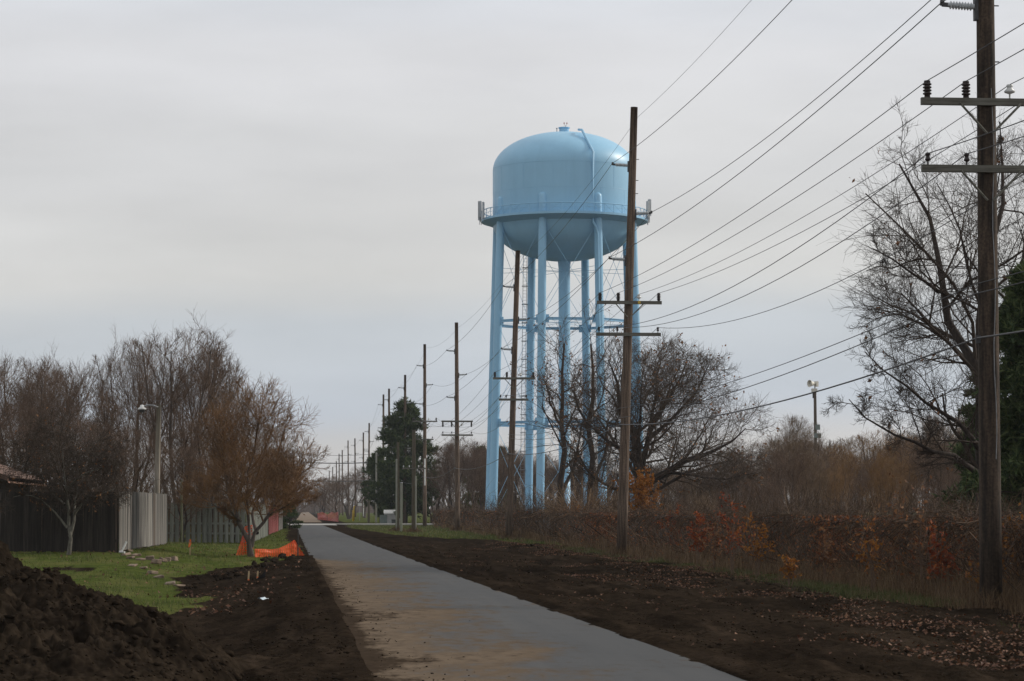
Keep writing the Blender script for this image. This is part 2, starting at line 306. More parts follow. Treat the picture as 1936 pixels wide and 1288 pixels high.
def path_mat():
    m = bpy.data.materials.new('fresh_asphalt'); m.use_nodes = True; nt = m.node_tree; N = nt.nodes.new; L = nt.links.new
    b = nt.nodes['Principled BSDF']; b.inputs['Specular IOR Level'].default_value = 0.2
    tc = N('ShaderNodeTexCoord'); at_ = N('ShaderNodeAttribute'); at_.attribute_name = 'dirt'; sp = N('ShaderNodeSeparateColor'); L(at_.outputs['Color'], sp.inputs[0])
    def noise(sc, det=5, st=(1, 1, 1), ro=0.6):
        mp = N('ShaderNodeMapping'); mp.inputs['Scale'].default_value = st; L(tc.outputs['Object'], mp.inputs[0])
        n = N('ShaderNodeTexNoise'); n.inputs['Scale'].default_value = sc; n.inputs['Detail'].default_value = det; n.inputs['Roughness'].default_value = ro; L(mp.outputs[0], n.inputs['Vector']); return n.outputs[0]
    def rng_(v, a, b_, lo=0.0, hi=1.0):
        r = N('ShaderNodeMapRange'); r.inputs[1].default_value = a; r.inputs[2].default_value = b_; r.inputs[3].default_value = lo; r.inputs[4].default_value = hi; L(v, r.inputs[0]); return r.outputs[0]
    def mix(f, a, b_):
        x = N('ShaderNodeMix'); x.data_type = 'RGBA'; L(f, x.inputs[0])
        for s_, v in ((6, a), (7, b_)):
            if isinstance(v, tuple): x.inputs[s_].default_value = v+(1,)
            else: L(v, x.inputs[s_])
        return x.outputs[2]
    def math_(op, a, b_):
        x = N('ShaderNodeMath'); x.operation = op
        for i, v in ((0, a), (1, b_)):
            if isinstance(v, float): x.inputs[i].default_value = v
            else: L(v, x.inputs[i])
        return x.outputs[0]
    fine = noise(90, 2); big = noise(0.5, 4)
    c = mix(rng_(fine, 0.3, 0.7), (0.040, 0.0408, 0.042), (0.061, 0.062, 0.0635))
    c = mix(rng_(big, 0.35, 0.65, 0, 0.35), c, (0.066, 0.066, 0.066))
    st_ = noise(3.0, 4, (1, 0.03, 1)); c = mix(rng_(st_, 0.5, 0.68, 0, 0.35), c, (0.078, 0.075, 0.070)); c = mix(rng_(st_, 0.3, 0.44, 0.35, 0), c, (0.034, 0.035, 0.037))
    d1 = noise(0.9, 7, (1, 0.55, 1), 0.66); d2 = noise(5.0, 6, (1, 0.35, 1), 0.7)
    f = math_('ADD', sp.outputs[0], math_('ADD', rng_(d1, 0.3, 0.7, -0.5, 0.5), rng_(d2, 0.3, 0.7, -0.42, 0.42)))
    f1 = rng_(f, 0.38, 0.95, 0, 0.8)
    c = mix(f1, c, mix(rng_(d2, 0.3, 0.7), (0.185, 0.138, 0.096), (0.105, 0.078, 0.055)))
    c = mix(rng_(f, 1.35, 1.9, 0, 0.95), c, mix(rng_(d2, 0.3, 0.7), (0.055, 0.04, 0.028), (0.026, 0.019, 0.014)))
    L(c, b.inputs['Base Color']); L(rng_(f, 0.4, 0.9, 0.8, 1.0), b.inputs['Roughness']); L(rng_(f, 0.25, 0.8, 0.2, 0.0), b.inputs['Specular IOR Level'])
    bp = N('ShaderNodeBump'); bp.inputs['Strength'].default_value = 0.25; bp.inputs['Distance'].default_value = 0.006; L(fine, bp.inputs['Height']); L(bp.outputs[0], b.inputs['Normal'])
    return m
M['ground'] = ground_mat(); M['path'] = path_mat()

# ------------------------------------------------------------------ the lie of the land
PL = [(563, 994), (566, 1010), (575, 1030), (588, 1055), (603, 1090), (621, 1130), (640, 1180), (664, 1230), (690, 1288)]
PR = [(612, 994), (650, 1009), (683, 1021), (719, 1038), (777, 1056), (850, 1083), (921, 1110), (1010, 1142), (1102, 1175), (1180, 1202), (1260, 1229), (1340, 1259), (1412, 1288)]
pl = np.array([gnd(*p)[:2] for p in PL])[::-1]; pr = np.array([gnd(*p)[:2] for p in PR])[::-1]
def smooth_edge(pts):
    c = np.polyfit(pts[:, 1], pts[:, 0], 3); return lambda Y: np.polyval(c, np.clip(Y, 22, 245))
pathL = smooth_edge(pl); pathR = smooth_edge(pr)
def zf(X, Y):
    """large-scale ground height in metres (path surface = 0)"""
    X = np.asarray(X, float); Y = np.asarray(Y, float)
    L = pathL(Y); R = pathR(Y)
    z = -0.14*sstep(0.3, 5.0, X-R)
    sw = sstep(0.2, 2.4, L-X)                                      # left shoulder falls to a swale
    z = z - 0.30*sw*sstep(20, 34, Y)*(1-sstep(60, 84, Y))
    z = z + 0.25*sstep(2.8, 5.5, L-X)*sstep(50, 76, Y)*(1-sstep(96, 122, Y))
    z = z + 0.12*np.exp(-((X-9.3-0.6*fbm(Y*0.15, 0*Y, 2, 5))/0.8)**2)*sstep(25, 40, Y)*(1-sstep(120, 160, Y))*(0.5+1.5*(fbm(X*0.5, Y*0.3, 3, 9)+0.5))
    on = (X > L+0.12) & (X < R-0.07) & (Y < 245)
    return np.where(on, -0.06, z)

def poly_in(px, py, poly):
    ins = np.zeros(px.shape, bool); n = len(poly)
    for i in range(n):
        x1, y1 = poly[i]; x2, y2 = poly[(i+1) % n]
        c = ((y1 > py) != (y2 > py)) & (px < (x2-x1)*(py-y1)/(y2-y1+1e-12)+x1); ins ^= c
    return ins
LAWN = [(-6.5, 41), (-3.4, 43.5), (-2.1, 47), (-1.9, 53), (-2.4, 55), (-2.9, 60), (-3.3, 66), (-2.6, 72), (-1.3, 76), (-0.25, 84), (-0.2, 100), (-0.9, 130), (-1.3, 180), (-1.6, 240), (-8, 240), (-60, 240), (-60, 50), (-14, 41)]
VERGE = [(4.0, 215), (6.2, 165), (8.4, 150), (11.5, 128), (12.6, 118), (13.5, 130), (13.5, 300), (4.6, 300)]
def gmask(X, Y):
    jx = X+1.2*fbm(X*0.8, Y*0.4, 4, 21); jy = Y+4*fbm(X*0.6, Y*0.3, 4, 31)
    g = np.where(poly_in(jx, jy, LAWN), 1.0, 0.0)
    g = np.where(((jx+6.0)/0.7)**2+((jy-69)/1.3)**2 < 1, 0.0, g)          # bare patch below the small tree
    g = np.maximum(g, np.where(poly_in(jx, jy, VERGE), 0.9, 0))
    strip = sstep(10.6, 12.0, jx)*(1-sstep(13.6, 14.5, jx))*0.6*(fbm(X*0.6, Y*0.3, 4, 77) > 0.04)*sstep(30, 45, Y)
    g = np.maximum(g, 0.8*strip)
    far = sstep(300, 330, Y)*(np.abs(X) > 5)
    g = np.maximum(g, 0.9*far)
    w = sstep(13.2, 14.5, X)*(1-sstep(290, 320, Y)); w = np.maximum(w, np.where(X < -14, 0.5, 0))
    gravel = ((np.abs(X-0.5) < 1.6+0.3*fbm(X, Y*0.2, 3, 4)) & (Y > 300))*1.0
    return np.stack([g*(1-w), w, gravel*0.9], -1)

def geo_axis(lo, hi, fine_lo, fine_hi, step, grow):
    a = [fine_lo]
    while a[-1] < fine_hi: a.append(a[-1]+step)
    s = step
    while a[-1] < hi: s *= grow; a.append(a[-1]+s)
    s = step; b = [fine_lo]
    while b[-1] > lo: s *= grow; b.append(b[-1]-s)
    return np.array(b[:0:-1]+a)
gx = geo_axis(-1900, 1900, -7.0, 14.0, 0.065, 1.28)
gy = [-60, -20, 0, 10, 15, 18]
s_ = 0.09
while gy[-1] < 2150:
    s_ = 0.09*(max(gy[-1], 22)/22)**1.6 if gy[-1] < 130 else (s_*1.04)
    gy.append(gy[-1]+s_)
gy = np.array(gy)
GX, GY = np.meshgrid(gx, gy)
near = (1-sstep(90, 200, GY))
def micro(X, Y):
    return 0.14*fbm(X*0.9, Y*0.6, 3, 40)+0.15*fbm(X*4, Y*3, 4, 41)
tracks = 0.025*np.sin((GX-1.2*fbm(GX*0.1, GY*0.08, 2, 3))*5.0)*sstep(0.3, 1.5, GX-pathR(GY))*(1-sstep(8, 10, GX))
rough = micro(GX, GY)
rough = rough*np.where(poly_in(GX, GY, LAWN), 0.35, 1.0)+tracks*(GY < 200)
pin = (GX > pathL(GY)+0.12) & (GX < pathR(GY)-0.07) & (GY < 250)
edge = np.minimum(np.abs(GX-pathL(GY)), np.abs(GX-pathR(GY)))
GZ = zf(GX, GY)+np.where(pin, -0.01, rough*near*(0.35+0.65*sstep(0.1, 0.9, edge)))
spill = (1-sstep(76, 88, GY))*sstep(-0.9, -0.1, GX-pathL(GY))*(1-sstep(0.0, 0.75, GX-pathL(GY)))
spn = 0.8*fbm(GX*1.2, GY*0.35, 3, 301)+0.2*fbm(GX*6, GY*4, 2, 302)
spz = 0.022+0.03*spn-0.09*sstep(0.02, 0.3, GX-pathL(GY))
GZ = np.where((spill > 0) & (GX > pathL(GY)-0.05), np.maximum(GZ, spz*np.minimum(spill*3, 1)), GZ)
lip = 0.05*np.exp(-((GX-pathR(GY)-0.22)/0.12)**2)*(0.4+1.2*(fbm(GX*3, GY*0.8, 3, 8)+0.5))*(GY < 240)
GZ = GZ+lip*near
nr, nc = GX.shape
ii = (np.arange(nr-1)[:, None]*nc+np.arange(nc-1)[None]); Q = np.stack([ii, ii+1, ii+nc+1, ii+nc], -1).reshape(-1, 4)
mk = gmask(GX.ravel(), GY.ravel())
ground = MB().add(np.stack([GX, GY, GZ], -1).reshape(-1, 3), Q).build('ground', M['ground'], smooth=True, attr={'mask': mk})
tag(ground, 'dark bare soil, lawn and rough verge on both sides of the path', 'ground', kind='structure')

# asphalt path
yy = np.concatenate([np.arange(-6, 22, 0.5), np.arange(22, 60, 0.15), np.arange(60, 120, 0.3), np.arange(120, 246.1, 1.0)])
na = 41; u = np.linspace(0, 1, na)
Lx = pathL(yy)+0.035*fbm(yy*0.8, yy*0, 3, 61); Rx = pathR(yy)+0.02*fbm(yy*1.1, yy*0, 3, 62)
PX = Lx[:, None]*(1-u)+Rx[:, None]*u; PY = np.repeat(yy[:, None], na, 1); PZ = 0.004+0.018*np.sin(u*math.pi)[None]+0*PX
PX = np.c_[PX[:, :1]-0.04, PX, PX[:, -1:]+0.04]; PY = np.c_[PY[:, :1], PY, PY[:, -1:]]; PZ = np.c_[PZ[:, :1]-0.09, PZ, PZ[:, -1:]-0.09]
n2 = na+2; ii = (np.arange(len(yy)-1)[:, None]*n2+np.arange(n2-1)[None]); Q = np.stack([ii, ii+1, ii+n2+1, ii+n2], -1).reshape(-1, 4)
dl = PX-Lx[:, None]
dirt = 1.0*np.exp(-np.clip(dl-0.15, 0, None)/1.1)*(1-sstep(76, 86, PY)) + 0.46*(1-sstep(1.2, 3.0, dl))*(1-sstep(70, 84, PY))
dirt = dirt+0.55*np.exp(-((PY-27.5-0.8*(PX-2))/1.0)**2)*(1-sstep(1.6, 2.6, dl))+0.5*np.exp(-((PY-38-0.5*(PX-1.5))/1.8)**2)*(1-sstep(1.2, 2.4, dl))
dirt = dirt+1.0*np.exp(-np.clip(dl-0.05, 0, None)/0.15)*(1-sstep(72, 92, PY))+0.3*np.exp(-np.clip(dl, 0, None)/0.12)+0.35*np.exp(-np.clip(Rx[:, None]-PX, 0, None)/0.05)
path = MB().add(np.stack([PX, PY, PZ], -1).reshape(-1, 3), Q).build('bike_path', M['path'], smooth=False, attr={'dirt': np.repeat(dirt.reshape(-1, 1), 3, 1)})
tag(path, 'new grey asphalt path with tan soil smeared over one edge', 'path', kind='structure')
# concrete street crossing far down the path
mb = MB(); mb.box((6, 268, -0.035), (90, 6.5, 0.12)); mb.box((0.6, 256, -0.03), (5.2, 17.2, 0.116))
tag(mb.build('cross_street', M['concrete']), 'pale concrete street crossing the far end of the path', 'street', kind='structure')

# ------------------------------------------------------------------ water tower
TX, TY = at(1067, 600, 268.0)[0], 268.0
TB = -0.15
def tz(y): return at(1067, y, TY)[2]
tower = empty('water_tower', (TX, TY, TB), 'tall light blue water tower with eight legs behind the vine-covered fence', 'water tower')
z_bal, z_sh, z_top, z_bot = tz(421), tz(323), tz(251.5), tz(494)
RT = 7.62
prof = []
for a in np.linspace(0, math.pi/2, 14): prof.append((max(RT*math.sin(a), 0.01), z_bal+0.2-(z_bal+0.2-z_bot)*math.cos(a)**0.9 if a < math.pi/2-1e-6 else z_bal+0.2))
prof.append((RT, z_sh))
for a in np.linspace(0, math.pi/2, 18)[1:]:
    c_, s__ = math.cos(a), math.sin(a)
    prof.append((max(RT*c_**0.97, 0.01), z_sh+(z_top-z_sh)*s__**1.0))
prof = np.array(prof); prof[:, 1] -= TB
tank = MB().lathe(prof, k=96).build('tank', M['tank'], tower, True)
mb = MB()
for zz in (z_sh+0.05, z_sh-2.6): mb.lathe([(RT+0.004, zz-TB-0.03), (RT+0.01, zz-TB-0.015), (RT+0.01, zz-TB+0.015), (RT+0.004, zz-TB+0.03)], k=96)
mb.build('weld_seam', M['blue'], tank, True)
for ring, (za_, zb_) in enumerate(((z_bal+0.3, z_sh-2.6), (z_sh-2.6, z_sh))):
    for q_ in range(14):
        an_ = 2*math.pi*(q_+0.5*ring)/14+0.2; MB().box((RT*math.cos(an_), RT*math.sin(an_), (za_+zb_)/2-TB), (0.02, 0.05, zb_-za_-0.08), an_).build('plate_seam', M['blue'], tank)
mb = MB(); rz_ = tz(497)-TB+0.6
mb.lathe([(0.72, 0.0), (0.72, 0.3), (0.62, 0.35), (0.62, rz_-1.2), (0.75, rz_)], k=28); mb.build('riser_pipe', M['blue'], tower, True)
zb = z_bal-TB
mb = MB().lathe([(RT-0.02, zb-0.42), (8.78, zb+0.0), (8.85, zb+0.0), (8.85, zb+0.24), (8.70, zb+0.24), (8.70, zb+0.1), (RT-0.02, zb+0.1)], k=96)
balcony = mb.build('balcony', M['blue'], tower)
mb = MB(); a = np.linspace(0, 2*math.pi, 97)
for hh, rr in ((1.13, 0.05), (0.72, 0.022)):
    mb.tube(np.c_[8.78*np.cos(a), 8.78*np.sin(a), np.full(97, zb+hh)], rr, 5, False)
rail = mb.build('railing', M['blue'], balcony)
mb = MB(); post = MB().bar((0, 0, 0), (0, 0, 0.95), 0.03, 5)
pm = post.build('railing_post', M['blue'], balcony); pm.location = (8.78, 0, zb+0.2)
for i in range(1, 48):
    aa = 2*math.pi*i/48; inst(pm, 'railing_post', balcony, (8.78*math.cos(aa), 8.78*math.sin(aa), zb+0.2))
lat = MB()
for i in range(48):
    a1, a2 = 2*math.pi*i/48, 2*math.pi*(i+1)/48
    for h1, h2 in ((0.24, 1.1), (1.1, 0.24)):
        lat.bar((8.78*math.cos(a1), 8.78*math.sin(a1), zb+h1), (8.78*math.cos(a2), 8.78*math.sin(a2), zb+h2), 0.012, 3)
lat.build('railing_lattice', M['blue'], balcony)
LEGA = [math.radians(-90-math.degrees(math.atan2(TX, TY))+(-17.3+45*i)) for i in range(8)]
R0, R1 = 8.5, 7.55
def legp(i, z):
    t = z/zb; r = R0+(R1-R0)*t; return np.array([r*math.cos(LEGA[i]), r*math.sin(LEGA[i]), z])
cap_top = tz(379)-TB
for i in range(8):
    mb = MB()
    top = legp(i, cap_top-0.4)
    mb.tube([legp(i, 0.25), legp(i, zb), top, top+[0, 0, 0.22], top+[0, 0, 0.36], top+[0, 0, 0.42]], [0.43, 0.43, 0.43, 0.38, 0.24, 0.03], 20, False)
    leg = mb.build('leg', M['blue'], tower, True)
    b0 = legp(i, 0); mb = MB().box((b0[0], b0[1], 0.12), (1.5, 1.5, 0.3), LEGA[i]); mb.build('footing', M['concrete'], leg)
zs1, zs2, zs0 = tz(612)-TB, tz(802)-TB, tz(432)-TB
for zz in (zs1, zs2):
    for i in range(8):
        p, q = legp(i, zz), legp((i+1) % 8, zz); mb = MB()
        ang = math.atan2(q[1]-p[1], q[0]-p[0]); mid = (p+q)/2; ln = np.linalg.norm(q-p)-0.7
        mb.box(mid+[0, 0, 0.11], (ln, 0.22, 0.07), ang); mb.box(mid-[0, 0, 0.11], (ln, 0.22, 0.07), ang); mb.box(mid, (ln, 0.06, 0.15), ang)
        for e in (p+(q-p)*0.085, q+(p-q)*0.085): mb.box(e, (0.5, 0.05, 0.85), ang)
        mb.build('strut', M['blue'], tower)
for lo, hi in ((0.9, zs2-0.3), (zs2+0.3, zs1-0.3), (zs1+0.3, zs0)):
    for i in range(8):
        j = (i+1) % 8
        MB().bar(legp(i, lo), legp(j, hi), 0.022, 5).build('brace_rod', M['blue'], tower); MB().bar(legp(j, lo), legp(i, hi), 0.022, 5).build('brace_rod', M['blue'], tower)
for zz in (tz(513)-TB, zs1+0.1):
    for i in range(8):
        MB().bar((0.55*math.cos(LEGA[i]), 0.55*math.sin(LEGA[i]), zz), legp(i, zz), 0.022, 5).build('radial_rod', M['blue'], tower)
# overflow pipe over the roof and down the front right leg
LG = 1; la = LEGA[LG]-0.09
def onr(r, z, da=0.0): return np.array([r*math.cos(la+da), r*math.sin(la+da), z])
zsh = z_sh-TB; ztp = z_top-TB
pp = [onr(4.0, ztp-0.2), onr(4.9, ztp-0.35), onr(RT+0.22, zsh+1.0), onr(RT+0.22, zb+0.1), onr(RT+0.22, zb-0.7), onr(RT+0.35, zb-1.3, 0.03)]
pp += [legp(LG, zz)*np.array([1.055, 1.055, 1])+[-0.25, 0, 0] for zz in (zb-2.0, 20, 10, 0.6)]
MB().tube(pp, 0.13, 10).build('overflow_pipe', M['blue'], tower, True)
# ladder on the back left leg
LL = 5
mb = MB(); out = np.array([math.cos(LEGA[LL]), math.sin(LEGA[LL]), 0]); sidev = np.array([-1, 0, 0])
base_o = sidev*0.72
for s in (-0.2, 0.2): mb.bar(legp(LL, 1.0)+base_o+[s, 0, 0], legp(LL, zb-0.3)+base_o+[s, 0, 0], 0.03, 5)
for zz in np.arange(1.0, zb-0.4, 0.35): mb.bar(legp(LL, zz)+base_o+[-0.2, 0, 0], legp(LL, zz)+base_o+[0.2, 0, 0], 0.014, 4)
lad = mb.build('ladder', M['steel'], tower)
for zz in np.arange(2.0, zb-0.5, 2.0):
    mb = MB().bar(legp(LL, zz)+base_o+[0.2, 0, 0], legp(LL, zz), 0.03, 4); mb.box(legp(LL, zz)+base_o, (0.6, 0.5, 0.07)); mb.build('ladder_bracket', M['steel'], lad)
# roof vent and beacon
mb = MB().lathe([(0.52, ztp-0.1), (0.52, ztp+0.42), (0.62, ztp+0.5), (0.62, ztp+0.58), (0.01, ztp+0.66)], k=28); vent = mb.build('roof_vent', M['blue'], tower, False)
mb = MB().bar((-0.78, 0, ztp-0.15), (-0.78, 0, ztp+0.45), 0.04, 6); mb.box((-0.78, 0, ztp+0.47), (0.14, 0.14, 0.1)); mb.build('vent_mast', M['steel'], vent)
mb = MB().bar((0.15, 0, ztp+0.6), (0.15, 0, ztp+0.82), 0.03, 5); mb.tube([(0.0, 0, ztp+1.0), (0.02, 0, ztp+0.84), (0.15, 0, ztp+0.8), (0.28, 0, ztp+0.84), (0.30, 0, ztp+1.0)], 0.025, 5); bea = mb.build('beacon_fork', M['steel'], tower)
for s in (0.0, 0.3): MB().lathe([(0.01, 0), (0.055, 0.01), (0.06, 0.1), (0.035, 0.15), (0.005, 0.16)], (s, 0, ztp+0.98), 10).build('warning_lamp', M['red_lamp'], bea, True)
# panel antennas on the railing
for aa, n_, dz in ((-178, 3, 0.3), (-166, 2, 0.0), (-12, 3, 0.55), (-20, 2, 0.2), (166, 2, 0.3), (2, 2, 0.4)):
    for j in range(n_):
        t = math.radians(aa+j*1.9); r = 8.98+0.12*(j % 2)
        mb = MB().box((r*math.cos(t)+0.12*math.cos(t), r*math.sin(t)+0.12*math.sin(t), zb+dz+0.95), (0.12, 0.2, 1.75), t)
        an = mb.build('panel_antenna', M['antenna'], tower)
        MB().bar((r*math.cos(t), r*math.sin(t), zb-0.1), (r*math.cos(t), r*math.sin(t), zb+dz+1.8), 0.035, 5).build('antenna_mast', M['steel'], an)

# ------------------------------------------------------------------ utility poles and wires
# index: (Y, base px x, top px x, top px y)
POLES = [(-7.5, None, None, None), (43.5, 1872, 1857, -600), (94.5, 1175, 1199, 203), (145.5, 962, 979, 474), (196.5, 865, 863, 610), (247.5, 803, 803, 651),
         (298.5, 765, 766, 709), (348, 736, 735.5, 735), (376, 724.5, 725, 746), (451, 697, 698, 800), (502, 687, 687, 818), (553, 672, 671, 829),
         (604, 659, 658, 833), (655, 648, 647, 851), (706, 642, 641, 858), (757, 636.5, 636, 872), (808, 629.5, 629, 883), (870, 623, 622.5, 890)]
SPEC = {1: dict(ins=(14, None, None), arms=(197, 323)), 2: dict(ins=(313, 404, 491), arms=(573, 633)), 3: dict(ins=(543, 604, 661), arms=(716, 756)), 4: dict(ins=(664, 709, 752), arms=(797, 823)), 5: dict(ins=(692, 728, 764), arms=(797, 831))}
def post_insulator_mesh():
    mb = MB(); n = 8
    pr_ = [(0.05, 0.0), (0.05, 0.06)]
    for i in range(n): x = 0.08+i*0.052; pr_ += [(0.045, x), (0.075, x+0.02), (0.075, x+0.026), (0.045, x+0.04)]
    pr_ += [(0.04, 0.52), (0.01, 0.53)]
    return mb.lathe(pr_, k=12, axis='x').build('post_insulator', M['insul_grey'], None, False)
def pin_mesh(kind):
    mb = MB()
    if kind == 'big': pr_ = [(0.055, 0)]+[q for i in range(4) for q in ((0.05, 0.05+i*0.055), (0.078, 0.062+i*0.055), (0.078, 0.08+i*0.055), (0.05, 0.095+i*0.055))]+[(0.06, 0.27), (0.055, 0.3), (0.01, 0.31)]; m = M['insul_dark']
    elif kind == 'white': pr_ = [(0.015, 0), (0.015, 0.08), (0.09, 0.11), (0.1, 0.13), (0.05, 0.18), (0.045, 0.2), (0.06, 0.22), (0.05, 0.25), (0.005, 0.26)]; m = M['insul_white']
    else: pr_ = [(0.015, 0), (0.015, 0.06), (0.05, 0.08), (0.052, 0.1), (0.035, 0.13), (0.035, 0.16), (0.05, 0.18), (0.04, 0.21), (0.005, 0.22)]; m = M['insul_dark']
    return mb.lathe(pr_, k=12).build('pin_insulator', m, None, True)
_pi = post_insulator_mesh(); _pins = {k: pin_mesh(k) for k in ('big', 'white', 'small')}
_clampm = MB().box((0.56, 0, 0.0), (0.12, 0.06, 0.07)).box((0.62, 0, 0.03), (0.07, 0.05, 0.1)).build('wire_clamp', M['steel_dark'])
_protos = [_pi, _clampm]+list(_pins.values())
PLAB = {1: 'brown utility pole with two crossarms standing in dry grass beside the large bare oak', 2: 'leaning utility pole in front of the water tower and the spreading bare oak',
        3: 'utility pole just before the blue tower legs, second beyond the spreading oak', 4: 'utility pole with insulators hanging below its upper crossarm, beside the tower',
        5: 'utility pole with a short white conduit halfway up its side'}
GRP = 'utility poles along the path'
wires = {k: [] for k in ['shield', 'c0', 'c1', 'c2', 'u0', 'u1', 'u2', 'u3', 'l0', 'l1', 'l2', 'tel', 's0', 's1']}
pole_info = []
for i, (Y, bx_, tx_, ty_) in enumerate(POLES):
    if bx_ is None: B = np.array([11.8, Y, -0.14]); Tt = B+np.array([0.1, 0, 15.8])
    else:
        B = at(bx_, 1000, Y); B[2] = float(zf(B[0], Y)); Tt = at(tx_, ty_, Y)
    h = Tt[2]-B[2]
    ORD = ['first', 'second', 'third', 'fourth', 'fifth', 'sixth', 'seventh', 'eighth', 'ninth', 'tenth', 'eleventh', 'twelfth', 'thirteenth', 'fourteenth', 'fifteenth', 'sixteenth']
    lab = PLAB.get(i, ORD[i-3]+' utility pole beyond the leaning pole in the line along the path' if i > 5 else 'tall utility pole in the line receding beyond the big evergreen' if i > 6 else 'tall utility pole in front of the big evergreen' if i == 6 else 'utility pole next along the line, nearest the soil heaps')
    e = empty('utility_pole', B, lab, 'utility pole', GRP)
    lean = (Tt-B)/h
    def ax(z): return lean*z
    r0, r1 = 0.20, 0.135
    mb = MB(); zz = np.linspace(-0.3, h, 9); mb.tube([ax(z) for z in zz], np.linspace(r0, r1, 9), 16)
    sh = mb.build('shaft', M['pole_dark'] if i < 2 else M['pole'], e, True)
    def zrel(ypx): return at(bx_, ypx, Y)[2]-B[2]
    sp_ = SPEC.get(i, {}); ins = list(sp_.get('ins', (None,)*3)); arms = list(sp_.get('arms', (None,)*2))
    dflt = (h-1.55, h-3.3, h-5.0) if i != 1 else (12.0, 11.0, 10.0)
    izz = [zrel(v) if v is not None else dflt[k] for k, v in enumerate(ins)]
    if i == 1: izz = [13.6, 12.25, zrel(14)]
    if i == 0: izz = [13.8, 12.4, 10.4]
    azz = [zrel(v) if v is not None else (8.9, 7.75)[k] for k, v in enumerate(arms)]
    wires['shield'].append(B+ax(h-0.35)+[0.17, 0, 0])
    flip = 1
    for k, z in enumerate(izz):
        s = (-1, 1, -1)[k]; rr = r0+(r1-r0)*z/h
        o = inst(_pi, 'post_insulator', e, ax(z)+[s*rr, 0, 0], (0, 0, 0 if s > 0 else math.pi)); o.rotation_euler[1] = -0.06
        inst(_clampm, 'wire_clamp', o, (0, 0, 0))
        MB().box(ax(z)+[s*(rr+0.015), 0, -0.04], (0.06, 0.14, 0.4)).build('mounting_bracket', M['steel_dark'], e)
        wires['c%d' % k].append(B+ax(z)+[s*(rr+0.63), 0, 0.07])
    for k, z in enumerate(azz):
        ln = 2.44 if k == 0 else (2.44 if i in (1, 2, 4) else 1.7); yo = -(r0+(r1-r0)*z/h)-0.055
        arm = MB().box(ax(z)+[0, yo, 0], (ln, 0.1, 0.125)).build('crossarm', M['arm'], e)
        for s in (-1, 1):
            if k == 0 or i in (1, 4):
                MB().bar(ax(z)+[s*0.55, yo-0.03-0.034, -0.03], ax(z-0.55)+[s*0.05, -0.21, 0], 0.022, 5).build('brace', M['arm'], arm)
        offs = ((-1.11, 'big', 'u0'), (-0.42, 'big', 'u1'), (0.36, 'white', 'u2'), (1.11, 'big', 'u3')) if k == 0 else ((-ln/2+0.11, 'small', 'l0'), (-0.42, 'small', 'l1'), (ln/2-0.11, 'small', 'l2'))
        for (ox, kind, wn) in offs:
            hang = (i == 4 and k == 0)
            o = inst(_pins[kind], 'pin_insulator', arm, ax(z)+[ox, yo, 0.062 if not hang else -0.062], (math.pi if hang else 0, 0, 0), (1, 1, 1) if not hang else (1.0, 1.0, 1.2))
            wires[wn].append(B+ax(z)+[ox, yo, (0.062+{'big': 0.30, 'white': 0.25, 'small': 0.2}[kind])*(1 if not hang else -1)])
    if i == 2: MB().box(ax(azz[0])+[0.36, -0.31, 0.0], (0.1, 0.012, 0.1)).build('yellow_tag', M['yellow'], e)
    zt = zrel(640) if i == 1 else zrel(803) if i == 2 else 4.9
    wires['tel'].append(B+ax(zt)+[-0.22, -0.05, 0])
    MB().box(ax(zt)+[-0.19, -0.05, -0.02], (0.1, 0.06, 0.14)).build('cable_clamp', M['steel_dark'], e)
    if i <= 3:
        for s, (y1, y2) in enumerate(((538, 772), (556, 790))):
            z = zrel(y1) if i == 1 else zrel(y2) if i == 2 else (6.0, 5.8)[s]
            wires['s%d' % s].append(B+ax(z)+[-0.24, -0.03, 0])
    if i == 1:
        t = np.linspace(0, 1, 14); P = [ax(2.6+6.5*v)+[0.06+0.02*math.sin(v*17), -0.2+0.015*v, 0] for v in t]
        MB().tube(P, 0.008, 5).build('ground_wire', M['steel'], e)
        for z in (9.6, 10.6, 11.4): MB().bar(ax(z)+[0.12, 0, 0], ax(z)+[0.24, 0, 0], 0.012, 5).build('step_bolt', M['steel_dark'], e)
    if i == 2:
        for z in (14.9, 14.1, 13.6, 11.7, 10.1): MB().bar(ax(z)+[0.1, 0, 0], ax(z)+[0.24, 0, 0], 0.014, 5).build('step_bolt', M['steel_dark'], e)
    if i in (5, 10, 15):
        MB().tube([ax(z)+[0.0, -0.24, 0] for z in ((4.0, 6.6) if i == 5 else (0.2, 5.5))], 0.07, 8).build('conduit', M['conduit'], e)
    pole_info.append((B, lean, h))
for o in _protos: bpy.data.objects.remove(o)
WL = {'shield': ('thin shield wire strung between the pole tops', 0.45, 0.007), 'c0': ('topmost post insulator conductor on the path side of the poles', 0.5, 0.012), 'c1': ('conductor on the post insulators facing the tower side', 0.5, 0.012),
      'c2': ('lowest post insulator conductor on the path side of the poles', 0.42, 0.012), 'u0': ('upper crossarm wire on the arm tip facing the path', 0.36, 0.010), 'u1': ('upper crossarm wire close to the pole on the path side', 0.36, 0.010),
      'u2': ('upper crossarm wire held by white insulators', 0.42, 0.009), 'u3': ('upper crossarm wire on the arm tip facing the fence', 0.42, 0.010), 'l0': ('lower crossarm wire on the arm tip facing the path', 0.8, 0.011),
      'l1': ('lower crossarm wire close to the pole', 0.85, 0.011), 'l2': ('lower crossarm wire on the arm tip facing the fence', 0.9, 0.011), 'tel': ('thick grey communication cable strung low on the poles', 0.42, 0.021),
      's0': ('upper of two insulated service wires below the crossarms', 0.35, 0.011), 's1': ('lower of two insulated service wires below the crossarms', 0.38, 0.013)}
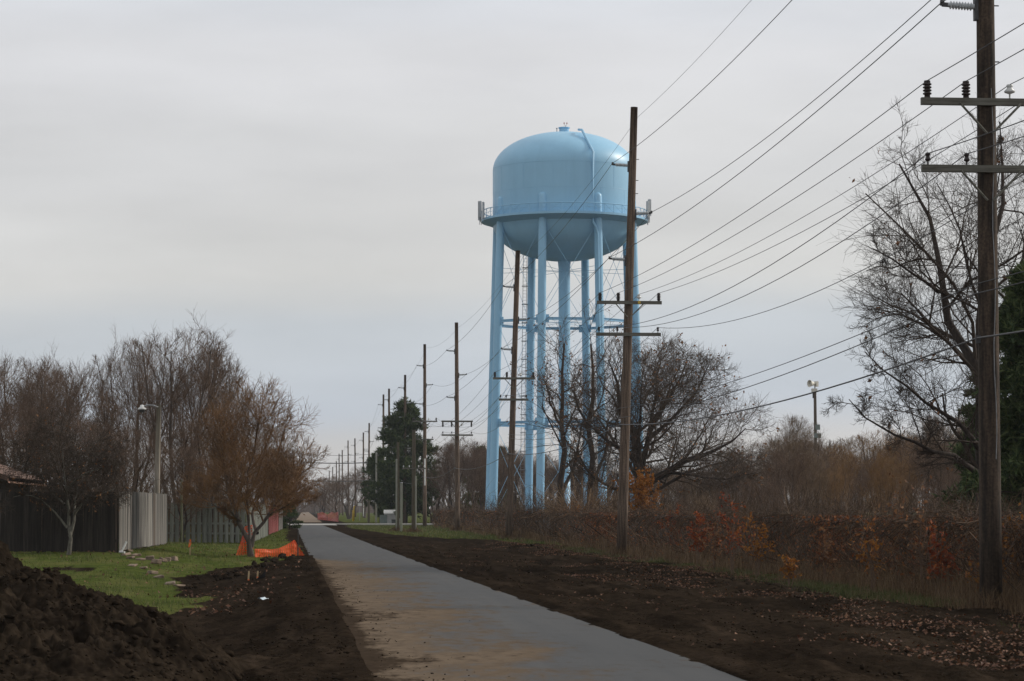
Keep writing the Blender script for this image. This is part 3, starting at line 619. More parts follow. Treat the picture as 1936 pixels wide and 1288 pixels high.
for k, (lab, sag, r) in WL.items():
    pts = []; P = wires[k]
    for a_, b_ in zip(P[:-1], P[1:]):
        t = np.linspace(0, 1, 21)[:-1]; sp_len = np.linalg.norm(b_-a_)
        seg = a_[None]*(1-t[:, None])+b_[None]*t[:, None]; seg[:, 2] -= sag*(sp_len/51.0)**2*4*t*(1-t); pts.append(seg)
    pts = np.concatenate(pts+[P[-1][None]])
    o = MB().tube(pts, r*0.85, 5).build('power_line' if k not in ('tel',) else 'communication_cable', M['wire'] if k != 'tel' else M['cable'], None, True)
    tag(o, lab, 'wire' if k != 'tel' else 'cable', 'overhead wires along the path')

# ------------------------------------------------------------------ trees
def unit(v): return v/(np.linalg.norm(v, axis=-1, keepdims=True)+1e-9)
def grow(r, P, R, k, t0, t1, ang, angs, lr, up=0.0, wig=0.15, n=4, rr=0.6, env=None, rmin=0.006, fall=0.35, taper=0.3, lmin=0.05, az=None):
    M_, n0, _ = P.shape
    idx = np.repeat(np.arange(M_), k); cnt = len(idx)
    slot = np.tile(np.arange(k), M_)
    t = t0+(t1-t0)*(slot+r.random(cnt))/k
    f = t*(n0-1); i0 = np.clip(f.astype(int), 0, n0-2); fr = (f-i0)[:, None]
    p0 = P[idx, i0]*(1-fr)+P[idx, i0+1]*fr; tan = unit(P[idx, i0+1]-P[idx, i0])
    rad = R[idx, i0]*(1-fr[:, 0])+R[idx, i0+1]*fr[:, 0]
    Lp = np.linalg.norm(np.diff(P, axis=1), axis=2).sum(1)[idx]
    ref = np.where(np.abs(tan[:, 2:3]) > 0.9, np.array([1.0, 0, 0]), np.array([0, 0, 1.0]))
    A = unit(np.cross(tan, ref)); B = np.cross(tan, A)
    phi = slot*2.4+r.random(M_)[idx]*6.28+r.normal(0, 0.5, cnt)
    th = np.radians(ang+angs*r.normal(0, 1, cnt))
    d = tan*np.cos(th)[:, None]+(A*np.cos(phi)[:, None]+B*np.sin(phi)[:, None])*np.sin(th)[:, None]
    L = np.maximum(Lp*lr*(1-fall*(t-t0)/(t1-t0+1e-6))*r.uniform(0.7, 1.25, cnt), lmin)
    if env is not None:
        c, e = np.array(env[0]), np.array(env[1]); o = (p0-c)/e; dd = d/e
        a = (dd**2).sum(1); b = (o*dd).sum(1); cc = (o**2).sum(1)-1
        disc = np.sqrt(np.maximum(b*b-a*cc, 0)); ex = (-b+disc)/a
        L = np.where(cc < 0, np.minimum(L, np.maximum(ex*r.uniform(0.8, 1.1, cnt), 0.12)), np.minimum(L, 1.0*r.uniform(0.4, 1.2, cnt)))
    out = np.zeros((cnt, n, 3)); out[:, 0] = p0; step = (L/(n-1))[:, None]
    for s in range(1, n):
        d = unit(d+np.array([0, 0, up])+wig*r.normal(0, 1, (cnt, 3))); out[:, s] = out[:, s-1]+d*step
    r0 = np.maximum(rad*rr, rmin); Rn = r0[:, None]*np.linspace(1, taper, n)[None]
    return out, np.maximum(Rn, rmin*0.6)
def resample(P, n):
    P = np.asarray(P, float); s = np.r_[0, np.cumsum(np.linalg.norm(np.diff(P, axis=0), axis=1))]; t = np.linspace(0, s[-1], n)
    return np.stack([np.interp(t, s, P[:, i]) for i in range(3)], -1)
def leaf_quads(mb, r, C, size, jitter=0.4):
    n = len(C); u_ = unit(r.normal(0, 1, (n, 3))); w = unit(np.cross(u_, r.normal(0, 1, (n, 3)))); s = size*r.uniform(0.6, 1.3, n)[:, None]
    nrm = np.cross(u_, w)
    V = np.stack([C-u_*s*0.6, C+w*s*0.32+nrm*s*0.1, C+u_*s*0.6, C-w*s*0.32+nrm*s*0.1], 1).reshape(-1, 3)
    q = np.arange(n)[:, None]*4; mb.add(V, None, np.concatenate([np.c_[q, q+1, q+2], np.c_[q, q+2, q+3]]))
def leaf_flat(mb, r, C, size):
    n = len(C); a = r.random(n)*6.28; s = size*r.uniform(0.5, 1.4, n); u_ = np.stack([np.cos(a), np.sin(a), r.normal(0, 0.35, n)], -1)*s[:, None]; w = np.stack([-np.sin(a), np.cos(a), r.normal(0, 0.5, n)], -1)*s[:, None]*0.55
    lift = np.array([0, 0, 1.0])*(s*r.uniform(0.1, 0.5, n))[:, None]
    V = np.stack([C-u_, C+w+lift, C+u_, C-w+lift*0.6], 1).reshape(-1, 3); q = np.arange(n)[:, None]*4
    mb.add(V, None, np.concatenate([np.c_[q, q+1, q+2], np.c_[q, q+2, q+3]]))
def make_tree(name, label, cat, loc, seed, stems, stem_r, levels, bark, twig, group=None, leaves=0, leafmat_=None, leafsize=0.1, trunk_levels=1, sides=(10, 6, 4, 3, 3, 3)):
    r = np.random.default_rng(seed); e = empty(name, loc, label, cat, group)
    n0 = 8
    P = np.stack([resample(s, n0) for s in stems]); P[:, 1:-1] += r.normal(0, 0.02, P[:, 1:-1].shape)*np.linalg.norm(P[:, -1]-P[:, 0], axis=-1)[:, None, None]*0.5
    R = np.stack([np.linspace(a, b, n0) for a, b in stem_r])
    R[:, 0] *= 1.25
    Ls = [(P, R)]
    for kw in levels: Ls.append(grow(r, Ls[-1][0], Ls[-1][1], **kw))
    tm = MB(); cm = MB()
    for li, (P_, R_) in enumerate(Ls): tubes(tm if li < trunk_levels else cm, P_, R_, sides[min(li, len(sides)-1)])
    tm.build('trunk', bark, e, True); cr = cm.build('crown', twig, e, True)
    if leaves:
        ends = Ls[-1][0][:, -1]; c = ends[r.choice(len(ends), min(leaves, len(ends)), False)]
        lm = MB(); leaf_quads(lm, r, np.concatenate([c, c+r.normal(0, leafsize*0.7, c.shape)]), leafsize); lm.build('leaves', leafmat_ or M['leaf_brown'], cr)
    return e

OAK = 'large bare trees behind the fence'
# near oak: leaning main stems, right edge
d0 = 72.0
b = at(1862, 1010, d0); b[2] = float(zf(b[0], d0))-0.1
def lp(x, y, dy=0.0): return at(x, y, d0+dy)-b
stems = [[(0, 0, 0), lp(1860, 850), lp(1852, 720), lp(1828, 640), lp(1790, 570, 1), lp(1765, 480, 1), lp(1755, 400, 2), lp(1700, 310, 2)],
         [lp(1858, 760), lp(1858, 640, 1), lp(1872, 520, 2), lp(1888, 420, 2), lp(1895, 330, 3), lp(1890, 230, 3)],
         [lp(1858, 700), lp(1890, 600, -1), lp(1925, 520, -2), lp(1965, 430, -2), lp(2000, 330, -2)],
         [lp(1858, 860), lp(1800, 790, -1), lp(1730, 745, -2), lp(1675, 705, -2), lp(1635, 665, -2)],
         [lp(1856, 900), lp(1790, 860, -1), lp(1700, 830, -2), lp(1640, 795, -2), lp(1605, 755, -2)],
         [lp(1852, 720), lp(1810, 660, 2), lp(1740, 610, 3), lp(1680, 590, 3)],
         [lp(1792, 560, 1), lp(1760, 545, -1), lp(1700, 500, -2), lp(1650, 470, -2)],
         [lp(1858, 800), lp(1930, 740, -1), lp(2010, 700, -1)]]
make_tree('oak_tree', 'large bare oak with a few curled brown leaves behind the crossarmed pole and pine', 'tree', b, 11, stems,
          [(0.24, 0.025), (0.17, 0.025), (0.16, 0.025), (0.085, 0.012), (0.085, 0.012), (0.1, 0.015), (0.08, 0.015), (0.09, 0.02)],
          [dict(k=12, t0=0.15, t1=1.0, ang=50, angs=14, lr=0.5, up=0.04, wig=0.2, n=6, rr=0.42, rmin=0.014, env=((0.8, 0.5, 7.7), (5.0, 5.0, 6.2))),
           dict(k=9, t0=0.12, t1=1.0, ang=45, angs=14, lr=0.55, up=0.05, wig=0.18, n=4, rr=0.5, rmin=0.009, env=((0.8, 0.5, 7.7), (5.1, 5.2, 6.3))),
           dict(k=7, t0=0.12, t1=1.0, ang=42, angs=14, lr=0.6, up=0.07, wig=0.18, n=3, rr=0.55, rmin=0.0055, env=((0.8, 0.5, 7.7), (5.2, 5.3, 6.4))),
           dict(k=4, t0=0.15, t1=1.0, ang=38, angs=14, lr=0.75, up=0.08, wig=0.15, n=2, rr=0.7, rmin=0.0038)],
          M['bark_dark'], M['twig_dark'], None, 70, M['leaf_brown'], 0.13, 1)
# spreading oak in front of the tower
d0 = 150.0
b = at(1212, 1010, d0); b[2] = -0.2
stems = [[(0, 0, 0), lp(1210, 960), lp(1208, 910), lp(1205, 860), lp(1190, 800), lp(1165, 740), lp(1150, 680)],
         [lp(1208, 905), lp(1222, 850), lp(1232, 800, 1), lp(1240, 740, 1), lp(1250, 680, 2)],
         [lp(1210, 920), lp(1240, 905, -1), lp(1275, 880, -1), lp(1320, 860, -2), lp(1370, 845, -2), lp(1410, 810, -2)],
         [lp(1225, 830), lp(1265, 800, 1), lp(1300, 760, 1), lp(1330, 720, 2), lp(1340, 690, 2)],
         [lp(1208, 880), lp(1180, 850, -1), lp(1140, 830, -2), lp(1100, 790, -2), lp(1085, 740, -2)],
         [lp(1206, 925), lp(1165, 925, -1), lp(1125, 905, -2), lp(1090, 870, -2)],
         [lp(1260, 893, -1), lp(1310, 900, -3), lp(1370, 905, -3), lp(1425, 895, -3)],
         [lp(1230, 800, 1), lp(1280, 730, 2), lp(1300, 680, 2)], [lp(1205, 860), lp(1210, 780, -2), lp(1215, 700, -2)]]
make_tree('oak_tree', 'broad spreading bare oak with rounded crown beside the leaning pole and blue tower legs', 'tree', b, 12, stems,
          [(0.42, 0.03), (0.21, 0.03), (0.28, 0.025), (0.14, 0.025), (0.16, 0.025), (0.14, 0.02), (0.11, 0.02), (0.12, 0.025), (0.13, 0.025)],
          [dict(k=15, t0=0.1, t1=1.0, ang=50, angs=15, lr=0.5, up=0.05, wig=0.2, n=5, rr=0.42, rmin=0.024, env=((1.2, 0, 6.3), (6.7, 6.2, 5.9))),
           dict(k=8, t0=0.15, t1=1.0, ang=45, angs=15, lr=0.6, up=0.06, wig=0.2, n=4, rr=0.5, rmin=0.013, env=((1.2, 0, 6.2), (7.0, 6.5, 6.1))),
           dict(k=6, t0=0.15, t1=1.0, ang=42, angs=15, lr=0.7, up=0.06, wig=0.2, n=3, rr=0.5, rmin=0.0078, env=((1.2, 0, 6.2), (7.2, 6.7, 6.2))),
           dict(k=3, t0=0.15, t1=1.0, ang=38, angs=15, lr=0.95, up=0.07, wig=0.16, n=2, rr=0.7, rmin=0.006)],
          M['bark_dark'], M['twig_oak'], None, 700, M['leaf_brown'], 0.16, 1)
# slender trunks beside the riser
for (px, d0, sd, lab) in ((1062, 165, 31, 'slender dark bare tree with a rough trunk in front of the tower riser'), (1112, 160, 32, 'thin bare tree between the tower riser and the spreading oak')):
    b = at(px, 1008, d0); b[2] = -0.2
    stems = [[(0, 0, 0), lp(px+1, 950), lp(px+3, 850), lp(px+4, 760), lp(px+8, 690), lp(px+5, 650)], [lp(px+1, 930), lp(px+28, 870, 1), lp(px+38, 800, 1)], [lp(px+3, 820), lp(px-22, 760, -1), lp(px-30, 720)]]
    make_tree('bare_tree', lab, 'tree', b, sd, stems, [(0.27, 0.06), (0.14, 0.04), (0.1, 0.03)],
              [dict(k=9, t0=0.3, t1=1.0, ang=45, angs=14, lr=0.36, up=0.08, wig=0.18, n=5, rr=0.4, rmin=0.025), dict(k=7, t0=0.15, t1=1.0, ang=42, angs=14, lr=0.6, up=0.06, wig=0.18, n=4, rr=0.5, rmin=0.013),
               dict(k=6, t0=0.15, t1=1.0, ang=40, angs=14, lr=0.7, up=0.06, wig=0.18, n=3, rr=0.6, rmin=0.0085)], M['bark_dark'], M['twig_dark'], None, 200, M['leaf_brown'], 0.15, 1)

# small street tree on the lawn, left
d0 = 78.0
b = at(130, 1042, d0); b[2] = float(zf(b[0], d0))
stems = [[(0, 0, 0), lp(131, 1010), lp(128, 980), lp(125, 940), lp(122, 900), lp(118, 850)], [lp(132, 1015), lp(137, 990), lp(140, 960), lp(146, 920, 1), lp(152, 860, 1)],
         [lp(127, 998), lp(112, 978), lp(98, 962), lp(78, 945), lp(55, 935), lp(25, 940)], [lp(140, 972), lp(152, 955), lp(166, 942), lp(182, 938, -1), lp(215, 925, -1)],
         [lp(123, 955), lp(100, 935, 1), lp(80, 900, 1), lp(50, 870)], [lp(125, 925), lp(160, 895, -1), lp(200, 880, -1)]]
make_tree('small_tree', 'small pale-barked bare tree on the lawn before the dark board fence', 'tree', b, 13, stems, [(0.062, 0.02), (0.048, 0.018), (0.034, 0.01), (0.04, 0.012), (0.035, 0.012), (0.035, 0.012)],
          [dict(k=11, t0=0.3, t1=1.0, ang=48, angs=14, lr=0.6, up=0.05, wig=0.2, n=5, rr=0.6, rmin=0.012, env=((0, 0, 2.9), (2.1, 2.0, 1.45))), dict(k=6, t0=0.15, t1=1.0, ang=48, angs=16, lr=0.55, up=0.0, wig=0.22, n=4, rr=0.6, rmin=0.008, env=((0, 0, 2.9), (2.2, 2.1, 1.5))),
           dict(k=6, t0=0.15, t1=1.0, ang=45, angs=16, lr=0.7, up=0.02, wig=0.22, n=3, rr=0.6, rmin=0.0055, env=((0, 0, 2.9), (2.4, 2.3, 1.75))), dict(k=4, t0=0.15, t1=1.0, ang=42, angs=16, lr=0.9, up=0.0, wig=0.2, n=2, rr=0.7, rmin=0.005)],
          M['bark_pale'], M['twig_dark'], None, 260, M['leaf_brown'], 0.07, 1)
# flowering tree by the orange net
d0 = 86.0
b = at(474, 1047, d0); b[2] = float(zf(b[0], d0))
stems = [[(0, 0, 0), lp(474, 1035), lp(466, 1010), lp(455, 985), lp(440, 955), lp(425, 900), lp(420, 840)], [lp(475, 1034), lp(485, 1010), lp(500, 985), lp(520, 955), lp(548, 925), lp(575, 890)],
         [lp(474, 1030), lp(472, 1000, 1), lp(462, 970, 1), lp(465, 920, 1), lp(478, 860, 1), lp(490, 790)], [lp(486, 1008), lp(478, 980, 1), lp(490, 940, 2), lp(520, 880, 2), lp(535, 820, 2)],
         [lp(455, 985), lp(430, 962, -1), lp(405, 955, -1), lp(380, 935, -1)], [lp(510, 972), lp(545, 955, -1), lp(575, 945, -1)]]
make_tree('flowering_tree', 'rounded multi-stemmed bare tree with rusty twigs beside the orange netting', 'tree', b, 14, stems, [(0.1, 0.025), (0.07, 0.02), (0.06, 0.02), (0.055, 0.02), (0.04, 0.012), (0.035, 0.012)],
          [dict(k=15, t0=0.25, t1=1.0, ang=42, angs=14, lr=0.55, up=0.12, wig=0.15, n=5, rr=0.6, rmin=0.014, env=((0.2, 0, 3.45), (2.3, 2.2, 2.5))), dict(k=8, t0=0.1, t1=1.0, ang=40, angs=14, lr=0.6, up=0.08, wig=0.16, n=4, rr=0.6, rmin=0.008, env=((0.2, 0, 3.45), (2.4, 2.3, 2.6))),
           dict(k=7, t0=0.12, t1=1.0, ang=34, angs=14, lr=0.62, up=0.1, wig=0.16, n=3, rr=0.6, rmin=0.0055, env=((0.2, 0, 3.45), (2.5, 2.4, 2.7))), dict(k=3, t0=0.15, t1=1.0, ang=30, angs=14, lr=0.9, up=0.1, wig=0.15, n=2, rr=0.7, rmin=0.0045)],
          M['bark_grey'], M['twig_red'], None, 350, M['leaf_brown'], 0.06, 1)
# prototypes for the woods
def wood_tree(name, label, loc, seed, H, W, stemsn, twig, bark, group, up=0.18, spread=0.25, rmin=0.009, k1=12):
    r = np.random.default_rng(seed); stems = []; rad = []
    for i in range(stemsn):
        a = r.random()*6.28; s = spread*W*(0.3+0.7*r.random())*(0 if stemsn == 1 else 1); f = r.uniform(0.8, 0.95)
        dx, dy = math.cos(a)*s, math.sin(a)*s
        stems.append([(0.1*math.cos(a)*(stemsn > 1), 0.1*math.sin(a)*(stemsn > 1), 0), (dx*0.25, dy*0.25, H*f*0.25), (dx*0.6, dy*0.6, H*f*0.55), (dx*0.9, dy*0.9, H*f*0.8), (dx, dy, H*f)])
        rad.append((0.013*H*(1.25 if stemsn == 1 else 0.8), 0.02))
    env = ((0, 0, H*0.58), (W*0.5, W*0.5, H*0.45))
    return make_tree(name, label, 'tree', loc, seed, stems, rad,
              [dict(k=k1, t0=0.22, t1=0.98, ang=42, angs=12, lr=0.48, up=up, wig=0.10, n=5, rr=0.45, rmin=rmin*2.2, env=env), dict(k=7, t0=0.15, t1=1.0, ang=38, angs=14, lr=0.55, up=up, wig=0.10, n=4, rr=0.5, rmin=rmin*1.6, env=env),
               dict(k=6, t0=0.15, t1=1.0, ang=36, angs=14, lr=0.65, up=up*0.8, wig=0.11, n=3, rr=0.5, rmin=rmin*0.85, env=(env[0], tuple(v*1.06 for v in env[1]))), dict(k=3, t0=0.15, t1=1.0, ang=32, angs=14, lr=0.9, up=up*0.6, wig=0.14, n=2, rr=0.7, rmin=rmin*0.62)],
              bark, twig, group, 0)
LOOK = {}
def put(proto, px, base_d, top_px, W=None, label=None, group=None, rz=0.0, H0=10.0, W0=6.0, tw=None):
    """stand a copy of a prototype so that it rises to the pixel row top_px"""
    p = at(px, 990, base_d); z = float(zf(p[0], base_d)); h = at(px, top_px, base_d)[2]-z
    o = copy_tree(proto); o.location = (p[0], p[1], z-0.05); sx = (W/W0) if W else h/H0
    o.scale = (sx, sx, h/H0); o.rotation_euler = (0, 0, rz)
    if tw is not None:
        for ch in o.children:
            if ch.name.startswith('crown'): ch.material_slots[0].link = 'OBJECT'; ch.material_slots[0].material = tw
    if label: o['label'] = label.replace('#', LOOK.get(proto.name, ''))
    if group: o['group'] = group
    return o
LG_ = 'bare trees behind the board fences'
pA = wood_tree('bare_tree', 'x', (0, 0, 0), 21, 10, 6, 5, M['twig_brown'], M['bark_grey'], LG_, up=0.24, spread=0.6, rmin=0.007, k1=10)
pB = wood_tree('bare_tree', 'x', (0, 0, 0), 22, 10, 7, 1, M['twig_brown'], M['bark_grey'], LG_, rmin=0.0085, k1=17)
pC = wood_tree('bare_tree', 'x', (0, 0, 0), 23, 10, 6, 3, M['twig_brown'], M['bark_dark'], LG_, rmin=0.0085)
LOOK.update({pA.name: 'many-stemmed', pB.name: 'single-trunked', pC.name: 'three-stemmed'})
LB = '# bare tree in the wood behind the board fences'
put(pA, 330, 138, 628, 8.2, 'tallest many-stemmed bare tree, rising behind the silvered fence panels and lamp pole', LG_, 0.4)
for (px, d_, ty, w, pr_, rz) in ((-20, 128, 672, 6, pB, 0.2), (48, 135, 682, 6, pA, 1.1), (128, 130, 678, 6.0, pB, 2.2), (95, 150, 700, 6, pC, 3.0), (190, 120, 745, 4.5, pC, 4.2), (252, 150, 650, 5.5, pA, 5.0),
                                 (400, 145, 672, 5.5, pA, 2.9), (445, 150, 730, 5.5, pB, 0.9), (20, 112, 770, 5, pC, 1.7), (160, 112, 800, 4.5, pC, 0.1), (300, 165, 720, 6, pB, 3.4), (390, 128, 800, 5, pC, 2.5),
                                 (240, 112, 815, 4, pC, 5.5), (440, 132, 835, 4.5, pC, 1.2), (500, 190, 800, 7, pB, 0.7), (530, 215, 850, 6, pC, 2.0), (70, 165, 720, 7, pB, 4.4), (345, 118, 850, 4, pC, 4.0)):
    put(pr_, px, d_, ty, w, LB if ty < 765 else '# low bare tree close behind the board fences', LG_, rz, W0=6 if pr_ is not pB else 7)
# woods on the right and round the tower
RG = 'bare trees of the wood behind the vine-covered fence'; LR = ('tall # bare tree at the back of the wood behind the vine-covered fence', '# bare tree amid the wood behind the vine-covered fence', 'low # bare tree at the front of the wood behind the vine-covered fence')
rr_ = np.random.default_rng(5)
prs = [pA, pB, pC]
xs = np.arange(1290, 1960, 21)
for i, px in enumerate(xs):
    tops = np.interp(px, [1290, 1380, 1450, 1490, 1560, 1640, 1720, 1800, 1960], [880, 860, 835, 800, 815, 830, 800, 790, 780])
    for lay, (dd, add) in enumerate(((215, 0), (165, 28), (120, 62))):
        if (i+lay) % 2 and lay != 1: continue
        pr_ = prs[(i*2+lay) % 3]
        put(pr_, px+rr_.uniform(-10, 10), dd+rr_.uniform(-20, 20), tops+add+rr_.uniform(-14, 22), None if lay else 6.5, LR[lay], RG, rr_.uniform(0, 6.28), tw=(M['twig_gold'] if abs(px-1590) < 25 or abs(px-1690) < 25 else M['twig_tan'] if rr_.random() < 0.28 else None))
TG = 'bare trees behind the water tower'
for i, px in enumerate(np.arange(818, 1290, 19)):
    pr_ = prs[i % 3]; dd = rr_.uniform(320, 390) if i % 2 else rr_.uniform(285, 310)
    top = np.interp(px, [818, 850, 880, 940, 1000, 1100, 1290], [890, 850, 825, 845, 850, 870, 880])+rr_.uniform(-12, 22)
    put(pr_, px, dd, top, rr_.uniform(7, 9), ('far # bare brown tree standing well behind the water tower' if dd > 315 else '# bare brown tree standing just behind the legs of the water tower'), TG, rr_.uniform(0, 6.28))
FG = 'far bare trees along the path'
for (px, d_, ty, w, pr_) in ((636, 365, 905, 8.5, pB), (660, 430, 895, 9, pA), (612, 520, 905, 9, pC), (690, 480, 880, 9, pB), (596, 800, 925, 12, pB), (552, 330, 915, 9, pC), (535, 300, 880, 8, pB), (510, 280, 850, 8, pA), (605, 900, 930, 12, pC)):
    put(pr_, px, d_, ty, w, 'round bare tree beside the far pole line, behind the red netting' if px == 636 else 'distant bare tree where the path meets the horizon', FG, px*0.37)
def remove_tree(o):
    for ch in list(o.children): remove_tree(ch)
    bpy.data.objects.remove(o)
for p_ in prs: remove_tree(p_)

# evergreens
def evergreen(name, label, loc, seed, H, W, shape, nclump, msize, m, lower=0.04, group=None):
    r = np.random.default_rng(seed); e = empty(name, loc, label, 'tree', group)
    MB().tube([(0, 0, -0.2), (0.05, 0, H*0.5), (0, 0.05, H*0.97)], [0.022*H, 0.013*H, 0.01], 8).build('trunk', M['bark_dark'], e, True)
    # boughs
    nb = int(nclump/26); t = r.uniform(lower, 0.99, nb)**0.95; a = r.random(nb)*6.28
    lob = 1+0.30*np.sin(a*3+t*9+seed)+0.28*r.normal(0, 1, nb)
    rad = W/2*shape(t)*np.clip(lob, 0.45, 1.4)
    P = np.zeros((nb, 4, 3))
    for s in range(4):
        f = s/3; P[:, s] = np.stack([np.cos(a)*rad*f, np.sin(a)*rad*f, t*H+H*0.03*f+0.02*H*f*f*(1 if shape(np.array([0.5]))[0] > 0.6 else -1)], -1)
    cm = MB(); tubes(cm, P, np.tile(np.linspace(0.012*H*0.3, 0.008, 4), (nb, 1)), 3); bo = cm.build('boughs', M['bark_dark'], e)
    ci = r.integers(0, nb, nclump); f = r.random(nclump)**0.5; f = 0.15+0.9*f
    C = np.stack([np.cos(a[ci])*rad[ci]*f, np.sin(a[ci])*rad[ci]*f, t[ci]*H+H*0.04*f], -1)+r.normal(0, 1, (nclump, 3))*np.array([0.035*W, 0.035*W, 0.016*H])
    k = 7
    d = unit(r.normal(0, 1, (nclump, k, 3))+np.stack([np.cos(a[ci])*0.7, np.sin(a[ci])*0.7, np.full(nclump, 0.45)], -1)[:, None])
    side = unit(np.cross(d, r.normal(0, 1, (nclump, k, 3)))); ln = msize*r.uniform(0.6, 1.3, (nclump, k, 1))
    c = C[:, None]
    V = np.stack([c-side*ln*0.13, c+side*ln*0.13, c+d*ln], 2).reshape(-1, 3); T = np.arange(len(V)).reshape(-1, 3)
    MB().add(V, None, T).build('foliage', m, e)
    return e
ov = lambda t: np.clip(np.sin(np.pi*np.clip(t*0.86+0.14, 0, 1))**0.55*(1.02-0.25*t), 0.05, 1)
co = lambda t: np.clip(1.0-t, 0.04, 1)**0.85
pt = lambda t: np.clip((1-t)**0.45*(0.75+0.25*np.sin(t*25)), 0.06, 1)
b = at(766, 985, 300); evergreen('evergreen_tree', 'big broad dark evergreen tree behind the middle of the pole line', (b[0], 300, -0.2), 41, at(766, 768, 300)[2]+0.2, 6.3, ov, 5600, 0.55, M['needle'])
b = at(720, 985, 330); evergreen('evergreen_tree', 'smaller dark evergreen leaning out beside the big one', (b[0], 330, -0.2), 42, at(720, 850, 330)[2], 4.5, ov, 2600, 0.5, M['needle'])
b = at(910, 985, 335); evergreen('evergreen_tree', 'olive green spruce just left of the blue tower legs', (b[0], 335, -0.2), 43, at(910, 848, 335)[2], 6.0, co, 3000, 0.45, M['needle_olive'])
b = at(948, 985, 345); evergreen('evergreen_tree', 'yellowish evergreen seen between the tower legs', (b[0], 345, -0.2), 44, at(948, 850, 345)[2], 5.0, co, 2400, 0.45, M['needle_olive'])
b = at(1948, 1000, 64); evergreen('pine_tree', 'dark green pine behind the crossarmed pole', (b[0], 64, -0.2), 45, at(1948, 520, 64)[2], 3.1, pt, 8000, 0.24, M['needle'])
b = at(1862, 1000, 84); evergreen('pine_tree', 'low dark pine under the branches of the large bare oak', (b[0], 84, -0.2), 46, at(1862, 700, 84)[2], 2.6, pt, 3600, 0.26, M['needle'])
b = at(547, 998, 205); evergreen('evergreen_shrub', 'small dark evergreen shrub beside the path past the red fence', (b[0], 205, -0.1), 47, 2.2, 1.9, co, 1500, 0.2, M['needle'])

# ------------------------------------------------------------------ fence line on the right, vines, saplings, brush
FX = 13.1
fe = empty('chain_link_fence', (FX, 38, -0.14), 'chain-link fence overgrown with dry vines behind the poles', 'fence')
Y0, Y1, FHt = 36.0, 255.0, 1.48
fp = MB().bar((0, 0, -0.2), (0, 0, FHt+0.05), 0.03, 6).build('post', M['steel_dark'], fe)
for y in np.arange(Y0, Y1, 3.0):
    inst(fp, 'post', fe, (0, y-38, 0))
MB().bar((0, Y0-38, FHt), (0, Y1-38, FHt), 0.02, 6).build('top_rail', M['steel_dark'], fe)
mb = MB(); ys = np.arange(Y0, Y1-FHt, 0.12)
for sgn in (1, -1):
    A = np.stack([np.full_like(ys, 0.02*sgn), ys-38+(0 if sgn > 0 else FHt), np.full_like(ys, 0.02)], -1); B_ = np.stack([np.full_like(ys, 0.02*sgn), ys-38+(FHt if sgn > 0 else 0), np.full_like(ys, FHt)], -1)
    tubes(mb, np.stack([A, B_], 1), np.full((len(ys), 2), 0.0025), 3)
mb.build('wire_mesh', M['steel_dark'], fe)
r = np.random.default_rng(91)
def fy(n, lo=Y0, hi=Y1, p=1.7):  # denser close by
    u_ = r.random(n); return 1.0/((1/lo**p)*(1-u_)+(1/hi**p)*u_)**(1/p) if p else lo+(hi-lo)*u_
vm = MB()
n = 10500; y = fy(n, p=0.8); z0 = np.where(r.random(n) < 0.55, r.uniform(0, 0.3, n), FHt+r.normal(0, 0.08, n)); up_ = np.where(z0 < 0.5, 1.0, -0.4)
dens = 0.75+0.7*fbm(y*0.25, y*0, 3, 12)
P = np.zeros((n, 4, 3)); P[:, 0] = np.stack([FX+r.normal(-0.05, 0.16, n), y, z0-0.14], -1)
d = unit(np.stack([r.normal(-0.1, 0.3, n), r.normal(0, 0.55, n), up_*r.uniform(0.5, 1.4, n)], -1)); L_ = r.uniform(0.4, 1.5, n)*np.where(z0 < 0.5, 1.1, 0.9)
for s in range(1, 4):
    d = unit(d+r.normal(0, 0.25, (n, 3))+np.array([0, 0, -0.08])*(s > 1)); P[:, s] = P[:, s-1]+d*(L_/3)[:, None]
tubes(vm, P, np.maximum(0.0045, 0.00006*y)[:, None]*(r.uniform(0.7, 2.6, n)*np.where((r.random(n) < 0.02) & (z0 < 0.5), 2.2, 1.0))[:, None]*np.linspace(1, 0.6, 4)[None], 3)
# matted top
n = 6000; y = fy(n, p=0.8); P = np.zeros((n, 4, 3)); P[:, 0] = np.stack([FX+r.normal(0, 0.2, n), y, FHt-0.14+r.normal(0.03, 0.09, n)+0.45*(fbm(y*0.3, y*0, 4, 15))], -1)
d = unit(np.stack([r.normal(0, 0.5, n), r.normal(0, 1, n), r.normal(0.05, 0.25, n)], -1)); L_ = r.uniform(0.3, 1.1, n)
for s in range(1, 4):
    d = unit(d+r.normal(0, 0.35, (n, 3))+np.array([0, 0, -0.05])); P[:, s] = P[:, s-1]+d*(L_/3)[:, None]
tubes(vm, P, np.maximum(0.004, 0.00006*y)[:, None]*np.linspace(1, 0.6, 4)[None], 3)
tag(vm.build('dry_vines', M['vine'], None, True), 'tangled leafless vines draped over the chain-link fence', 'vines', kind='stuff')
lm = MB(); n = 52000; y = fy(n, p=0.8); keep = r.random(n) < np.clip(0.3+3.0*fbm(y*0.12, y*0, 3, 55), 0.08, 0.9)*np.where(y < 60, 0.3, np.where(y < 130, 1.5, 0.6))
C = np.stack([FX+r.normal(-0.12, 0.2, n), y, r.uniform(0, FHt+0.1, n)**1.0-0.14], -1)[keep]
leaf_quads(lm, r, C, 0.05+0.0004*C[:, 1:2].ravel()[:, None].mean()); tag(lm.build('dead_vine_leaves', M['leaf_rust']), 'withered brown leaves clinging to the vine-covered fence', 'leaves', kind='stuff')
